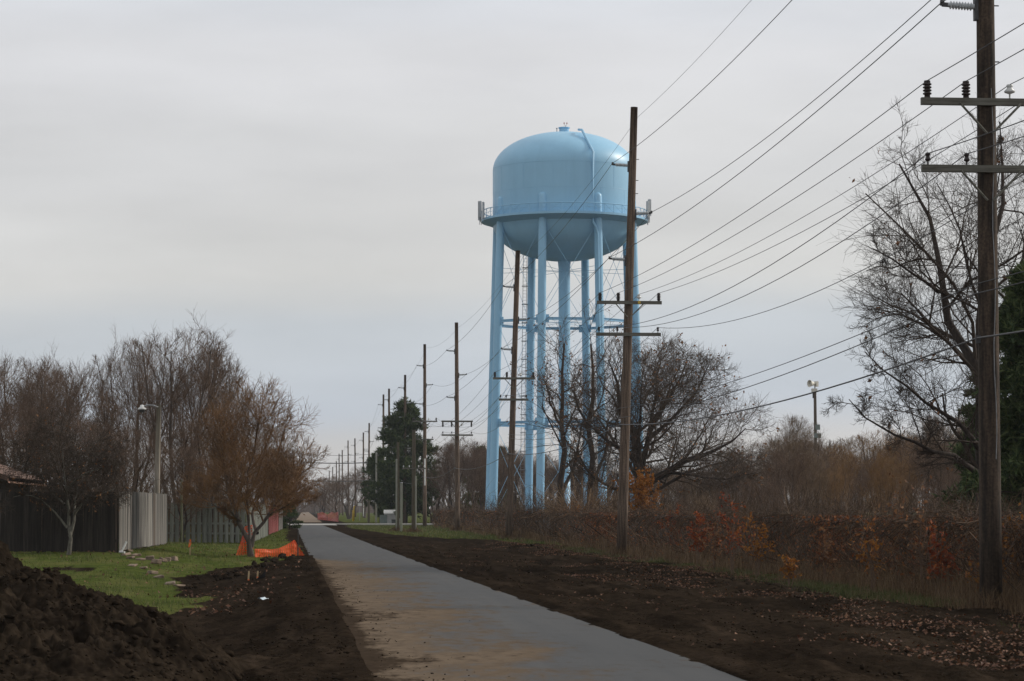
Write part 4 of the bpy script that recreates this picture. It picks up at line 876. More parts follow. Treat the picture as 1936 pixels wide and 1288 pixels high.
# tall dry grass at the fence foot
def blades(name, C, h, w, m, label, cat, lean=0.35):
    n = len(C); a = r.random(n)*6.28; ln = h*r.uniform(0.5, 1.3, n); tip = np.stack([np.cos(a)*ln*lean*r.random(n)*1.6, np.sin(a)*ln*lean*r.random(n)*1.6, ln], -1)
    sd_ = np.stack([-np.sin(a+0.7), np.cos(a+0.7), 0*a], -1)*(w*np.ones(n))[:, None]
    mid = C+tip*np.array([0.35, 0.35, 0.6])
    V = np.stack([C-sd_, C+sd_, mid+sd_*0.7, mid-sd_*0.7, C+tip], 1).reshape(-1, 3); q = np.arange(n)[:, None]*5
    o = MB().add(V, np.c_[q, q+1, q+2, q+3], np.c_[q+3, q+2, q+4]).build(name, m); return tag(o, label, cat, kind='stuff')
nc_ = 620; cy_ = fy(nc_, 34, 240, 1.15); cx_ = FX-0.2-np.abs(r.normal(0, 0.65, nc_)); chh = np.clip(0.75-0.28*(FX-cx_), 0.14, 0.75)*r.uniform(0.4, 1.25, nc_)
n = 19000; ci = r.integers(0, nc_, n); x = cx_[ci]+r.normal(0, 0.11, n); y = cy_[ci]+r.normal(0, 0.2, n)
blades('dry_grass', np.stack([x, y, zf(x, y)-0.01], -1), chh[ci], np.maximum(0.0045, 0.00007*y), M['dry_grass'], 'tall dry tan grass at the foot of the vine-covered fence', 'dry grass', 0.5)
n = 26000; y = fy(n, 32, 240, 1.2); x = FX-0.6-np.abs(r.normal(0.7, 0.8, n)); k_ = (fbm(x*0.6, y*0.3, 4, 77) > 0.07) & (x > 9.5); x, y = x[k_], y[k_]
blades('verge_grass', np.stack([x, y, zf(x, y)-0.01], -1), 0.11, np.maximum(0.005, 0.00008*y), M['verge'], 'patches of short green grass along the soil below the fence', 'grass', 0.6)
n = 60000; x = r.uniform(-16, 0.2, n); y = fy(n, 40, 200, 0.8); g = (gmask(x, y)[:, 0] > 0.5) & (r.random(n) < np.clip(0.62+2.2*fbm(x*0.9, y*0.35, 4, 123), 0.12, 1)); x, y = x[g], y[g]
blades('lawn_grass', np.stack([x, y, zf(x, y)-0.01], -1), 0.05+0.07*np.clip(fbm(x*0.7, y*0.3, 3, 124)+0.5, 0, 1), np.maximum(0.007, 0.00011*y), M['grass'], 'short green lawn grass in front of the board fences', 'grass', 0.8)
n = 14000; x = r.uniform(3.5, 13, n); y = r.uniform(125, 262, n); g = gmask(x, y)[:, 0] > 0.5; x, y = x[g], y[g]
blades('far_verge_grass', np.stack([x, y, zf(x, y)-0.01], -1), 0.12, 0.02, M['grass'], 'rough green grass around the feet of the middle poles', 'grass', 0.7)

tb = np.array([p_[0] for p_ in pole_info[1:5]]+[np.array([at(782, 1007, 187.0)[0], 187.0, 0]), np.array([at(752, 1004, 195.0)[0], 195.0, 0])]); n = 3000; ci = r.integers(0, len(tb), n); aa = r.random(n)*6.28; rd = 0.2+np.abs(r.normal(0, 0.28, n)); x = tb[ci, 0]+np.cos(aa)*rd; y = tb[ci, 1]+np.sin(aa)*rd
blades('pole_foot_weeds', np.stack([x, y, zf(x, y)-0.01], -1), 0.42*np.exp(-(rd-0.2)*1.5), np.maximum(0.005, 0.00007*y), M['dry_grass'], 'dry weeds tufted round the feet of the poles', 'weeds', 0.5)
# coloured saplings on the fence line
def sapling(name, label, group, px, d_, top_px, W, m, seed, nst=4, leaves=260, lsz=0.075, lo=0.25):
    p = at(px, 1000, d_); z = float(zf(p[0], d_)); H = at(px, top_px, d_)[2]-z
    rs = np.random.default_rng(seed); e = empty(name, (p[0], d_, z), label, 'sapling', group)
    stems = [[(rs.normal(0, 0.03), rs.normal(0, 0.03), -0.05), (rs.normal(0, 0.12)*W, rs.normal(0, 0.12)*W, H*0.45), (rs.normal(0, 0.28)*W, rs.normal(0, 0.28)*W, H*rs.uniform(0.7, 1.0))] for _ in range(nst)]
    stems[0][2] = (rs.normal(0, 0.06), 0, H)
    P = np.stack([resample(s, 6) for s in stems]); R = np.tile(np.linspace(0.014, 0.004, 6), (nst, 1))
    b1 = grow(rs, P, R, 7, lo, 1.0, 45, 12, 0.3, up=0.1, n=4, rr=0.7, rmin=0.005); b2 = grow(rs, b1[0], b1[1], 4, 0.2, 1.0, 42, 14, 0.55, n=3, rr=0.7, rmin=0.004)
    tm = MB(); tubes(tm, P, R, 5); tubes(tm, *b1, 3); tubes(tm, *b2, 3); tm.build('stems', M['twig_brown'], e)
    ends = np.concatenate([b2[0].reshape(-1, 3), b1[0][:, 1:].reshape(-1, 3)])
    lm_ = MB(); c = ends[rs.integers(0, len(ends), leaves)]+rs.normal(0, 0.03, (leaves, 3)); leaf_quads(lm_, rs, c, lsz); lm_.build('leaves', m, e)
SG = 'red and orange leaved saplings along the fence'
sapling('orange_bush', 'bright orange leafed bush just past the leaning pole under the spreading oak', SG, 1218, 108, 900, 1.9, M['leaf_orange'], 1, 9, 2600, 0.11)
for i, (px, d_, ty, w, m_, nl, lab) in enumerate((
        (1385, 66, 948, 0.5, M['leaf_red'], 240, 'slim dark red sapling rising above the fence top'), (1318, 78, 975, 1.1, M['leaf_red'], 520, 'wide rusty red sapling'), (1275, 88, 972, 1.0, M['leaf_red'], 420, 'rusty red sapling'),
        (1430, 63, 985, 0.7, M['leaf_orange'], 260, 'golden orange sapling'), (1492, 55, 1055, 0.5, M['leaf_orange'], 160, 'short golden sapling in the dry grass'), (1650, 52, 1005, 0.45, M['leaf_orange'], 150, 'golden leafed sapling'),
        (1700, 54, 925, 0.55, M['leaf_brown'], 200, 'tall sapling with curled brown leaves at its top'), (1742, 50, 920, 0.4, M['leaf_brown'], 120, 'thin sapling with curled copper leaves above the fence'),
        (1765, 48.5, 1000, 0.4, M['leaf_red'], 260, 'vivid crimson sapling'), (1790, 49, 1045, 0.6, M['leaf_red'], 240, 'low wine red sapling'), (1925, 45, 985, 0.6, M['leaf_orange'], 240, 'orange leafed sapling beyond the crossarmed pole'),
        (1095, 128, 955, 1.0, M['leaf_orange'], 420, 'orange brown sapling between the leaning pole and the next'), (1140, 118, 985, 1.2, M['leaf_red'], 420, 'low rusty red bush near the leaning pole'), (1180, 110, 990, 1.0, M['leaf_red'], 300, 'low red bush at the leaning pole'),
        (1040, 140, 985, 1.2, M['leaf_brown'], 300, 'brown leafed bush near the tower legs'), (1560, 58, 1010, 0.6, M['leaf_brown'], 160, 'sparse brown leafed sapling'), (1240, 96, 985, 0.9, M['leaf_red'], 360, 'red sapling close to the leaning pole'),
        (1850, 47, 1075, 0.35, M['leaf_orange'], 90, 'small orange seedling at the pole foot'), (1350, 72, 1000, 0.8, M['leaf_brown'], 260, 'rust brown sapling'))):
    sapling('fence_sapling', lab+' on the vine-covered fence line' if len(lab.split()) < 8 else lab, SG, px, d_, ty, w, m_, 100+i, 4, nl, 0.085)
# brush (many thin stems) behind the fence
n = 7000; y = fy(n, 42, 280, 0.7); x = FX+0.6+np.abs(r.normal(0, 1, n))*(3+y*0.05)
P = np.zeros((n, 5, 3)); P[:, 0] = np.stack([x, y, zf(x, y)-0.05], -1); d = unit(np.stack([r.normal(0, 0.3, n), r.normal(0, 0.3, n), np.ones(n)], -1)); L_ = r.uniform(0.6, 2.4, n)*np.clip(0.7+y/200, 0.7, 1.7)
for s in range(1, 5): d = unit(d+r.normal(0, 0.2, (n, 3))); P[:, s] = P[:, s-1]+d*(L_/4)[:, None]
bm = MB(); tubes(bm, P, np.maximum(0.006, 0.00008*y)[:, None]*r.uniform(0.6, 1.6, n)[:, None]*np.linspace(1, 0.4, 5)[None], 3)
tw = grow(r, P[::2], np.tile(np.maximum(0.006, 0.00008*y[::2])[:, None], (1, 5)), 3, 0.3, 1.0, 40, 14, 0.4, n=3, rr=0.7, rmin=0.005); tubes(bm, *tw, 3)
tag(bm.build('brush', M['brush']), 'dense leafless brush filling the ground behind the vine-covered fence', 'brush', kind='stuff')
n = 2600; y = r.uniform(100, 200, n); x = np.where(y < 122, -7.2-r.random(n)*14, -(0.022*y)-0.6-r.random(n)*18)
P = np.zeros((n, 5, 3)); P[:, 0] = np.stack([x, y, zf(x, y)-0.05], -1); d = unit(np.stack([r.normal(0, 0.28, n), r.normal(0, 0.28, n), np.ones(n)], -1)); L_ = r.uniform(1.2, 4.6, n)
for s in range(1, 5): d = unit(d+r.normal(0, 0.17, (n, 3))); P[:, s] = P[:, s-1]+d*(L_/4)[:, None]
bm = MB(); tubes(bm, P, (r.uniform(0.006, 0.02, n))[:, None]*np.linspace(1, 0.4, 5)[None], 3); tubes(bm, *grow(r, P, np.full((n, 5), 0.012), 5, 0.2, 1.0, 42, 14, 0.4, up=0.1, n=3, rr=0.7, rmin=0.008), 3)
tag(bm.build('thicket', M['brush']), 'dense leafless thicket filling the yards behind the board fences', 'thicket', kind='stuff')
# arching golden stems of the large shrub in front of the tower
p = at(1098, 1005, 133); e = empty('arching_shrub', (p[0], 133, -0.15), 'fountain-shaped tan shrub with long arching stems before the tower legs', 'shrub')
n = 150; a = r.random(n)*6.28; P = np.zeros((n, 7, 3)); P[:, 0] = np.stack([np.cos(a)*0.3, np.sin(a)*0.3, 0*a], -1); d = unit(np.stack([np.cos(a)*r.uniform(0, 0.55, n), np.sin(a)*r.uniform(0, 0.55, n), np.ones(n)], -1)); L_ = r.uniform(1.8, 4.2, n)
for s in range(1, 7): d = unit(d+np.stack([np.cos(a)*0.08, np.sin(a)*0.08, np.full(n, -0.06)], -1)+r.normal(0, 0.05, (n, 3))); P[:, s] = P[:, s-1]+d*(L_/6)[:, None]
sm = MB(); tubes(sm, P, np.tile(np.linspace(0.016, 0.008, 7), (n, 1)), 3)
tubes(sm, *grow(r, P, np.full((n, 7), 0.012), 5, 0.4, 1.0, 35, 10, 0.25, n=3, rr=0.7, rmin=0.008), 3)
sm.build('stems', mat('tan_stems', (0.25, 0.16, 0.09), (0.15, 0.1, 0.06), 2, rough=0.9), e)

# ------------------------------------------------------------------ board fences and house on the left
def board_mesh(w, t, h, m, dog=0.0):
    return MB().box((0, 0, h/2), (w, t, h)).build('board', m)
def fence(name, label, a, b_, h, m, w=0.14, gap=0.002, style='flat', alt=None, railm=None, jitter=0.0, postm=None):
    a = np.array(a, float); b_ = np.array(b_, float); ln = np.linalg.norm(b_-a); ang = math.atan2(b_[1]-a[1], b_[0]-a[0])
    e = empty(name, (a[0], a[1], 0), label, 'fence', rz=ang)
    pitch = w+gap if style == 'flat' else w*1.0+gap
    nb = int(ln/pitch); bo = board_mesh(w, 0.022, h, m); rr2 = np.random.default_rng(int(abs(a[0])*100+a[1]))
    zg = lambda s: float(zf(a[0]+(b_[0]-a[0])*s/ln, a[1]+(b_[1]-a[1])*s/ln))
    alts = [bo]+[board_mesh(w, 0.022, h, am) for am in (alt or [])]
    for i in range(nb):
        bo_ = alts[0] if len(alts) == 1 else alts[int(np.clip((fbm(np.array([i*0.11]), np.array([3.3]), 3, 17)[0]+0.5)*len(alts)*1.5-len(alts)*0.25+rr2.normal(0, 0.4), 0, len(alts)-1))]
        s = (i+0.5)*pitch; off = -0.045 if style == 'flat' else (-0.055 if i % 2 == 0 else 0.055)
        inst(bo_, 'board', e, (s, off, zg(s)+0.04+rr2.normal(0, 0.012)), (rr2.normal(0, 0.004), rr2.normal(0, 0.006+jitter), rr2.normal(0, 0.02)))
    for bo_ in alts: bpy.data.objects.remove(bo_)
    seg = 2.4; k = max(1, int(round(ln/seg)))
    for j in range(k):
        s0, s1 = ln*j/k, ln*(j+1)/k
        for hz in ((0.25, 0.5, 0.9) if style != 'flat' else (0.2, 0.85)):
            z = (zg(s0)+zg(s1))/2+h*hz; MB().box(((s0+s1)/2, 0 if style != 'flat' else 0.0, z), (s1-s0-0.012, 0.038 if style == 'flat' else 0.06, 0.09)).build('rail', railm or m, e)
    for j in range(k+1):
        s = ln*j/k; MB().box((s, 0.07 if style == 'flat' else 0.0, zg(s)+h*0.5-0.1), (0.09, 0.09, h*0.98)).build('post', postm or m, e)
    return e
cor = at(222, 1043, 80.0)
fence('board_fence', 'tall dark stained board fence facing the lawn', (-15.5, 80.3), (cor[0]-0.03, 80.0), 1.86, M['fence_dark'])
e2 = at(313, 1027, 97.0)
fence('board_fence', 'silvered weathered board fence running back from the dark fence corner', (cor[0], 80.06), (e2[0], 97.0), 1.86, M['fence_brown'], alt=[M['fence_mid'], M['fence_grey'], M['fence_mid'], M['fence_pale']], jitter=0.004)
g0 = at(314, 1024, 120.0); g1 = at(468, 1030, 117.0); g2 = at(505, 1018, 150.0)
fence('shadowbox_fence', 'grey-green shadowbox fence with alternating boards behind the lawn', g0[:2], g1[:2], 1.83, M['fence_green'], w=0.165, gap=0.0, style='shadow')
fence('shadowbox_fence', 'pale side run of the shadowbox fence turning back along the path', (g1[0]+0.05, g1[1]+0.02), g2[:2], 1.8, mat('pale_grey_green_boards', (0.25, 0.26, 0.22), (0.15, 0.155, 0.135), 2.5, (7, 7, 0.5), 0.9, 0.3, 0.25), w=0.165, gap=0.0, style='shadow')
r0_ = at(507, 1012, 156.0); r1_ = at(525, 1005, 182.0)
fence('board_fence', 'short red stained fence past the shadowbox fence', r0_[:2], r1_[:2], 1.75, M['fence_red'])
q1 = at(533, 1000, 200.0); fence('board_fence', 'low grey fence end between red fence and evergreen shrub', (r1_[0]+0.02, r1_[1]+0.2), q1[:2], 1.5, M['fence_grey'])

# house with brown roof at the left
hx, hy = -10.3, 90.0
he = empty('house', (hx, hy, 0.1), 'low house with brown shingled gable roof behind the dark board fence', 'house')
EZ, PIT, HW, HL, OH = 2.62, 0.36, 5.2, 12.0, 0.6
MB().box((-OH-HW, HL/2+OH, EZ/2), (2*HW, HL, EZ)).build('wall', M['house_wall'], he)
gz = EZ+PIT*(HW+OH)
mb = MB(); mb.add([(-OH, OH+0.02, EZ-0.01), (-OH-2*HW, OH+0.02, EZ-0.01), (-OH-HW, OH+0.02, EZ+PIT*HW), (-OH, OH+0.22, EZ-0.01), (-OH-2*HW, OH+0.22, EZ-0.01), (-OH-HW, OH+0.22, EZ+PIT*HW)], [[0, 1, 4, 3], [1, 2, 5, 4], [2, 0, 3, 5]], [[0, 2, 1], [3, 4, 5]]); mb.build('gable', M['house_wall'], he)
for s in (0, 1):
    mb = MB(); x0, x1 = (0, -OH-HW) if s == 0 else (-2*(OH+HW), -OH-HW)
    z0, z1 = EZ-0.16, EZ-0.16+PIT*(HW+OH); LL_ = HL+2*OH; t = 0.16
    mb.add([(x0, 0, z0), (x1, 0, z1), (x1, LL_, z1), (x0, LL_, z0), (x0, 0, z0+t), (x1, 0, z1+t), (x1, LL_, z1+t), (x0, LL_, z0+t)], [[0, 1, 2, 3], [4, 7, 6, 5], [0, 4, 5, 1], [3, 2, 6, 7], [0, 3, 7, 4], [1, 5, 6, 2]])
    rf = mb.build('roof', M['roof'], he)
    # shingle courses
    ncourse = 22
    for c in range(ncourse):
        f0, f1 = c/ncourse, (c+1.15)/ncourse; f1 = min(f1, 1.0)
        xa, za = x0+(x1-x0)*f0, z0+t+(z1-z0)*f0; xb_, zb_ = x0+(x1-x0)*f1, z0+t+(z1-z0)*f1
        MB().add([(xa, -0.01, za+0.02), (xb_, -0.01, zb_+0.006), (xb_, LL_+0.01, zb_+0.006), (xa, LL_+0.01, za+0.02), (xa, -0.01, za+0.002), (xa, LL_+0.01, za+0.002)], [[0, 1, 2, 3], [0, 3, 5, 4]]).build('shingle_course', M['roof'], rf)
mb = MB().box((-0.02, HL/2+OH, EZ-0.12), (0.04, HL+2*OH+0.05, 0.2)); mb.build('fascia', mat('tan_fascia', (0.28, 0.16, 0.11), rough=0.7), he)
wn = MB().box((-OH-3.0, OH-0.03, 1.5), (1.4, 0.06, 1.1)).build('window', M['house_wall'], he); MB().box((-OH-3.0, OH-0.065, 1.5), (1.2, 0.02, 0.9)).build('pane', M['glass'], wn)

# ------------------------------------------------------------------ lamp pole, posts, siren, service poles, cabinets
b = at(295, 1000, 108.0); b[2] = 0.05; zt = at(297, 765, 108.0)[2]-b[2]
e = empty('lamp_pole', b, 'wooden yard lamp pole rising behind the silvered fence', 'lamp pole')
MB().tube([(0, 0, -0.2), (0.03, 0, zt*0.5), (0.07, 0, zt)], [0.13, 0.115, 0.095], 12).build('shaft', M['pole_grey'], e, True)
MB().tube([(0.05, -0.1, zt-0.12), (-0.15, -0.14, zt-0.04), (-0.4, -0.16, zt-0.03), (-0.6, -0.16, zt-0.08)], 0.025, 8).build('arm', M['steel'], e, True)
ln_ = MB().lathe([(0.02, 0.2), (0.07, 0.19), (0.09, 0.1), (0.17, 0.06), (0.18, 0.02), (0.17, 0.0)], (-0.62, -0.16, zt-0.22), 16).build('lamp_head', M['white'], e, True)
MB().lathe([(0.13, 0.1), (0.12, -0.06), (0.09, -0.1), (0.005, -0.11)], (-0.62, -0.16, zt-0.24), 14).build('lamp_globe', M['steel_dark'], ln_, True)
b = at(343, 1024, 115.0); b[2] = float(zf(b[0], 115.0)); zt = at(343, 908, 115.0)[2]-b[2]
e = empty('post', b, 'thin weathered post standing against the shadowbox fence', 'post'); MB().tube([(0.02, 0, -0.1), (-0.02, 0, zt)], 0.055, 10).build('shaft', M['post_green'], e, True); MB().lathe([(0.055, 0), (0.07, 0.02), (0.06, 0.06), (0.005, 0.08)], (-0.02, 0, zt-0.01), 10).build('cap', M['steel_dark'], e)
# warning siren
b = at(1544, 1000, 198.0); b[2] = -0.2; zt = at(1542, 741, 198.0)[2]-b[2]
e = empty('warning_siren', b, 'cream horn siren on a pole rising above the bare wood', 'siren')
MB().tube([(0, 0, 0), (-0.05, 0, zt)], [0.15, 0.115], 12).build('shaft', M['pole_grey'], e, True)
MB().tube([(-0.2, 0, zt-0.5), (-0.2, 0, zt)], 0.05, 8).build('cable_conduit', M['steel_dark'], e)
MB().box((-0.1, 0, zt+0.12), (0.42, 0.36, 0.27)).build('driver_box', M['siren'], e)
MB().bar((-0.05, 0, zt+0.24), (-0.05, 0, zt+0.4), 0.05, 8).build('swivel', M['steel'], e)
hr = MB(); prf = [(0.09, -0.05), (0.14, -0.2), (0.2, -0.4), (0.27, -0.6), (0.29, -0.62), (0.265, -0.6), (0.18, -0.38), (0.1, -0.2), (0.01, -0.18)]
ho = hr.lathe(prf, (0, 0, 0), 24, 'x').build('horn', M['siren'], e, True); ho.location = (0.0, 0, zt+0.64); ho.rotation_euler = (0, 0, 0.5)
MB().lathe([(0.005, -0.5), (0.09, -0.48), (0.1, -0.3), (0.02, -0.2)], (0, 0, 0), 14, 'x').build('horn_plug', M['siren'], ho, True)
MB().box((0.06, 0, zt+0.62), (0.22, 0.3, 0.42), 0.5).build('motor_housing', M['siren'], e)
for zz, s in ((at(1544, 808, 198.0)[2], (0.34, 0.3, 0.42)), (at(1544, 824, 198.0)[2], (0.5, 0.3, 0.36))): MB().box((0.1, -0.2, zz-b[2]), s).build('control_box', M['cabinet'], e)
# service poles among the line
SP = 'short service poles among the pole line'
def service_pole(px, yb, ty, d_, label, arms=(), conduit=None, r_=0.14, m=M['pole_grey']):
    b = at(px, yb, d_); b[2] = float(zf(b[0], d_)); h = at(px, ty, d_)[2]-b[2]
    e = empty('service_pole', b, label, 'utility pole', SP); MB().tube([(0, 0, -0.2), (0, 0, h)], [r_, r_*0.8], 12).build('shaft', m, e, True)
    for (ay, aw) in arms:
        z = at(px, ay, d_)[2]-b[2]; arm = MB().box((0.0, -r_-0.06, z), (aw, 0.09, 0.1)).build('crossarm', M['arm'], e)
        for s in (-0.45, -0.2, 0.2, 0.45): MB().lathe([(0.012, 0.0), (0.012, 0.06), (0.045, 0.08), (0.05, 0.12), (0.03, 0.16), (0.005, 0.2)], (s*aw, -r_-0.06, z+0.04), 8).build('pin_insulator', M['insul_white'], arm, True)
    if conduit: 
        z0, z1, s, cr_ = conduit; MB().tube([(s, -r_*0.4, 0.05), (s, -r_*0.4, at(px, z1, d_)[2]-b[2])], cr_, 8).build('conduit', M['conduit'], e, True)
    return e
service_pole(782, 1007, 813, 187.0, 'short grey service pole with crossarm and white conduit at the end of the fence', ((886, 1.7),), (0, 900, 0.14, 0.07), 0.16)
service_pole(752, 1004, 836, 195.0, 'thin grey service pole with long white conduit in front of the pale cabinets', (), (0, 868, -0.1, 0.075), 0.12)
b = at(758.5, 1005, 192.0); b[2] = float(zf(b[0], 192.0)); e = empty('marker_post', b, 'stubby pale conduit post beside the thin service pole', 'post'); MB().tube([(0, 0, -0.1), (0, 0, at(758, 914, 192.0)[2]-b[2])], 0.1, 10).build('shaft', M['conduit'], e, True)
MB().lathe([(0.1, 0), (0.115, 0.02), (0.1, 0.07), (0.005, 0.09)], (0, 0, at(758, 914, 192.0)[2]-b[2]), 10).build('cap', M['steel'], e)
service_pole(711, 988, 858, 325.0, 'slim pale metal pole before the small evergreen', (), None, 0.13, M['conduit'])
service_pole(697, 987, 930, 318.0, 'short brown post stub beside the far pole line', (), None, 0.16)
# cabinets and shed by the evergreen
def cabinet(name, label, cat, px, yb, w_px, h_px, d_, depth, m, lid=True):
    b = at(px, yb, d_); b[2] = float(zf(b[0], d_)); k = F_PX/d_; w, h = w_px/k, h_px/k
    e = empty(name, b, label, cat); MB().box((0, 0, h*0.5), (w, depth, h)).build('body', m, e)
    MB().box((0, 0, h+0.03), (w*1.05, depth*1.05, 0.07)).build('lid', m, e); MB().box((0, -depth/2-0.012, h*0.5), (w*0.46, 0.02, h*0.82)).build('door', m, e)
    return e
cabinet('utility_cabinet', 'grey-green utility cabinet at the foot of the twin poles', 'cabinet', 725, 990, 13, 15, 300.0, 0.8, M['cabinet'])
cabinet('utility_cabinet', 'low dark utility box beside the grey-green cabinet', 'cabinet', 746, 989, 11, 7, 295.0, 0.7, M['steel_dark'])
b = at(738, 986, 306.0); b[2] = -0.15; e = empty('garden_shed', b, 'small white shed behind the utility cabinets', 'shed'); MB().box((0.3, 0, 0.55), (2.0, 1.8, 1.3)).build('wall', M['white'], e)
MB().add([(-0.8, -1.0, 1.18), (1.4, -1.0, 1.18), (1.4, 1.0, 1.18), (-0.8, 1.0, 1.18), (-0.8, 0, 1.62), (1.4, 0, 1.62)], [[0, 1, 5, 4], [2, 3, 4, 5], [0, 3, 2, 1]], [[0, 4, 3], [1, 2, 5]]).build('roof', M['white'], e)
b = at(669, 988, 330.0); b[2] = 0.0; e = empty('gas_marker', b, 'yellow bent marker post on the far grass', 'post'); MB().tube([(0, 0, 0), (0, 0, 1.5), (0.05, 0, 1.85), (0.18, 0, 1.95)], 0.09, 10).build('pipe', M['yellow'], e, True); MB().box((-0.14, 0, 0.7), (0.12, 0.12, 1.4)).build('side_post', M['yellow'], e)
b = at(680, 988, 345.0); b[2] = 0.0; e = empty('street_sign', b, 'small white sign on a thin post near the yellow marker', 'sign'); MB().bar((0, 0, 0), (0, 0, 2.4), 0.04, 6).build('post', M['steel'], e); MB().box((0, -0.06, 2.15), (0.55, 0.03, 0.36)).build('panel', M['white'], e)
# pump house by the tower base and grey box with white pipe
b = at(1128, 985, 252.0); b[2] = -0.15; e = empty('pump_house', b, 'small pale blue-grey hut beside the tower legs behind the fence', 'hut')
hm = mat('blue_grey_panel', (0.25, 0.31, 0.36), (0.2, 0.25, 0.29), 1.5, rough=0.6)
MB().box((-0.3, 0, 0.95), (3.0, 2.2, 1.9)).build('wall', hm, e); MB().box((-0.3, 0, 1.96), (3.3, 2.5, 0.12)).build('roof', M['steel'], e); MB().box((0.6, -1.12, 0.9), (0.85, 0.04, 1.7)).build('door', M['steel'], e)
b = at(1121, 1000, 205.0); b[2] = -0.15; e = empty('standpipe', b, 'white upright pipe with a bent foot in front of the hut', 'pipe'); MB().tube([(-0.35, 0, 0.15), (-0.1, 0, 0.18), (0, 0, 0.3), (0, 0, 1.7)], 0.07, 8).build('pipe', M['white'], e, True); MB().lathe([(0.09, 0), (0.11, 0.03), (0.09, 0.1), (0.005, 0.12)], (0, 0, 1.68), 8).build('cap', M['white'], e)
b = at(948, 990, 258.0); b[2] = -0.15; e = empty('vent_pipe', b, 'white gooseneck vent pipe at the foot of the tower leg', 'pipe'); MB().tube([(0.6, 0, 0.8), (0.5, 0, 1.2), (0.1, 0, 1.5), (-0.3, 0, 1.3), (-0.35, 0, 0.0)], 0.09, 8).build('pipe', M['white'], e, True); MB().tube([(-0.5, 0, 0.1), (1.4, 0, 0.7)], 0.06, 8).build('side_pipe', M['white'], e, True)
# wires over the street, far away
for k, (y_, sag) in enumerate(((873, 0.2), (857, 0.3), (906, 0.3))):
    t = np.linspace(0, 1, 16); a_, b_ = at(560, y_, 400.0), at(712, y_+1, 345.0); P = a_[None]*(1-t[:, None])+b_[None]*t[:, None]; P[:, 2] -= sag*4*t*(1-t)
    tag(MB().tube(P, (0.07, 0.025, 0.045)[k], 5).build('power_line', M['wire'], None, True), ('heavy dark cable crossing over the far end of the path', 'thin topmost wire crossing over the far path', 'lowest cable crossing over the far path between the trees')[k], 'wire', 'wires crossing the far path')

# ------------------------------------------------------------------ netting, stakes, stones, litter
def netting(name, label, pts, tops, nx_per_m=14, m=M['net']):
    P = resample(np.array(pts, float), 60); s = np.r_[0, np.cumsum(np.linalg.norm(np.diff(P, axis=0), axis=1))]; Tz = np.interp(s/s[-1], np.linspace(0, 1, len(tops)), tops)
    ncx = max(4, int(s[-1]*nx_per_m)); ncy = 11
    xs_ = np.sort(np.concatenate([np.arange(ncx+1)/ncx-0.22/ncx, np.arange(ncx+1)/ncx+0.22/ncx])); ys_ = np.sort(np.concatenate([np.arange(ncy+1)/ncy-0.24/ncy, np.arange(ncy+1)/ncy+0.24/ncy]))
    U, W_ = np.meshgrid(xs_, ys_); fl = U*s[-1]
    X = np.stack([np.interp(fl, s, P[:, i]) for i in range(3)], -1); H = np.interp(fl, s, Tz); rp = fbm(U*6, W_*2, 3, 19)
    X[..., 2] += W_*H; X[..., 1] += rp*0.25*H; X[..., 0] += fbm(U*5, W_*3, 2, 29)*0.12*H
    nr_, nc_ = U.shape; ii = np.arange(nr_-1)[:, None]*nc_+np.arange(nc_-1)[None]; hole = (np.arange(nr_-1)[:, None] % 2 == 1) & (np.arange(nc_-1)[None] % 2 == 1)
    q = ii[~hole]; return MB().add(X.reshape(-1, 3), np.stack([q, q+1, q+nc_+1, q+nc_], -1)).build(name, m)
p0 = at(447, 1044, 88); p1 = at(478, 1044, 88); p2 = at(482, 1053, 85); p3 = at(575, 1055, 86); 
zg = lambda p: (p[0], p[1], float(zf(p[0], p[1])))
e = empty('safety_netting', zg(p2), 'sagging orange plastic safety netting between tree and black stake', 'netting')
o = netting('net', '', [np.array(zg(p2))-zg(p2), np.array(zg(at(520, 1053, 85.5)))-zg(p2), np.array(zg(at(562, 1052, 86)))-zg(p2), np.array(zg(p3))-zg(p2)], [0.26, 0.26, 0.24, 0.27, 0.38, 0.55, 0.06]); o.parent = e
st = at(563, 1052, 85.8); l_ = np.array(zg(st))-zg(p2); MB().bar(l_+[0.0, -0.06, -0.1], l_+[0.01, -0.06, 0.88], 0.02, 6).build('stake', M['steel_dark'], e)
e = empty('safety_netting', zg(p0), 'upright orange safety netting gathered behind the multi-stemmed tree', 'netting')
o = netting('net', '', [np.array(zg(p0))-zg(p0), np.array(zg(at(462, 1044, 88.3)))-zg(p0), np.array(zg(p1))-zg(p0)], [0.05, 0.42, 0.95, 1.0, 1.02]); o.parent = e
l_ = np.array(zg(at(470, 1044, 88.2)))-zg(p0); MB().bar(l_+[0.02, 0.05, -0.1], l_+[0.0, 0.05, 1.0], 0.02, 6).build('stake', M['steel_dark'], e)
fp_ = np.array([at(600, 985, 372)[0], 372, 0.0]); fq = np.array([at(640, 990, 318)[0], 318, 0.0])
e = empty('safety_netting', fp_, 'distant red-orange safety netting along the far soil bank', 'netting'); o = netting('net', '', [(0, 0, 0), (fq-fp_)*0.5+[0.4, 0, 0], fq-fp_], [0.9, 1.1, 0.8, 1.15, 1.0, 1.2], 2.0, mat('red_orange_net', (0.6, 0.06, 0.03), rough=0.5)); o.parent = e
for t in (0.02, 0.5, 0.98): l_ = (fq-fp_)*t; MB().bar(l_, l_+[0, 0, 1.3], 0.03, 5).build('stake', M['steel_dark'], e)
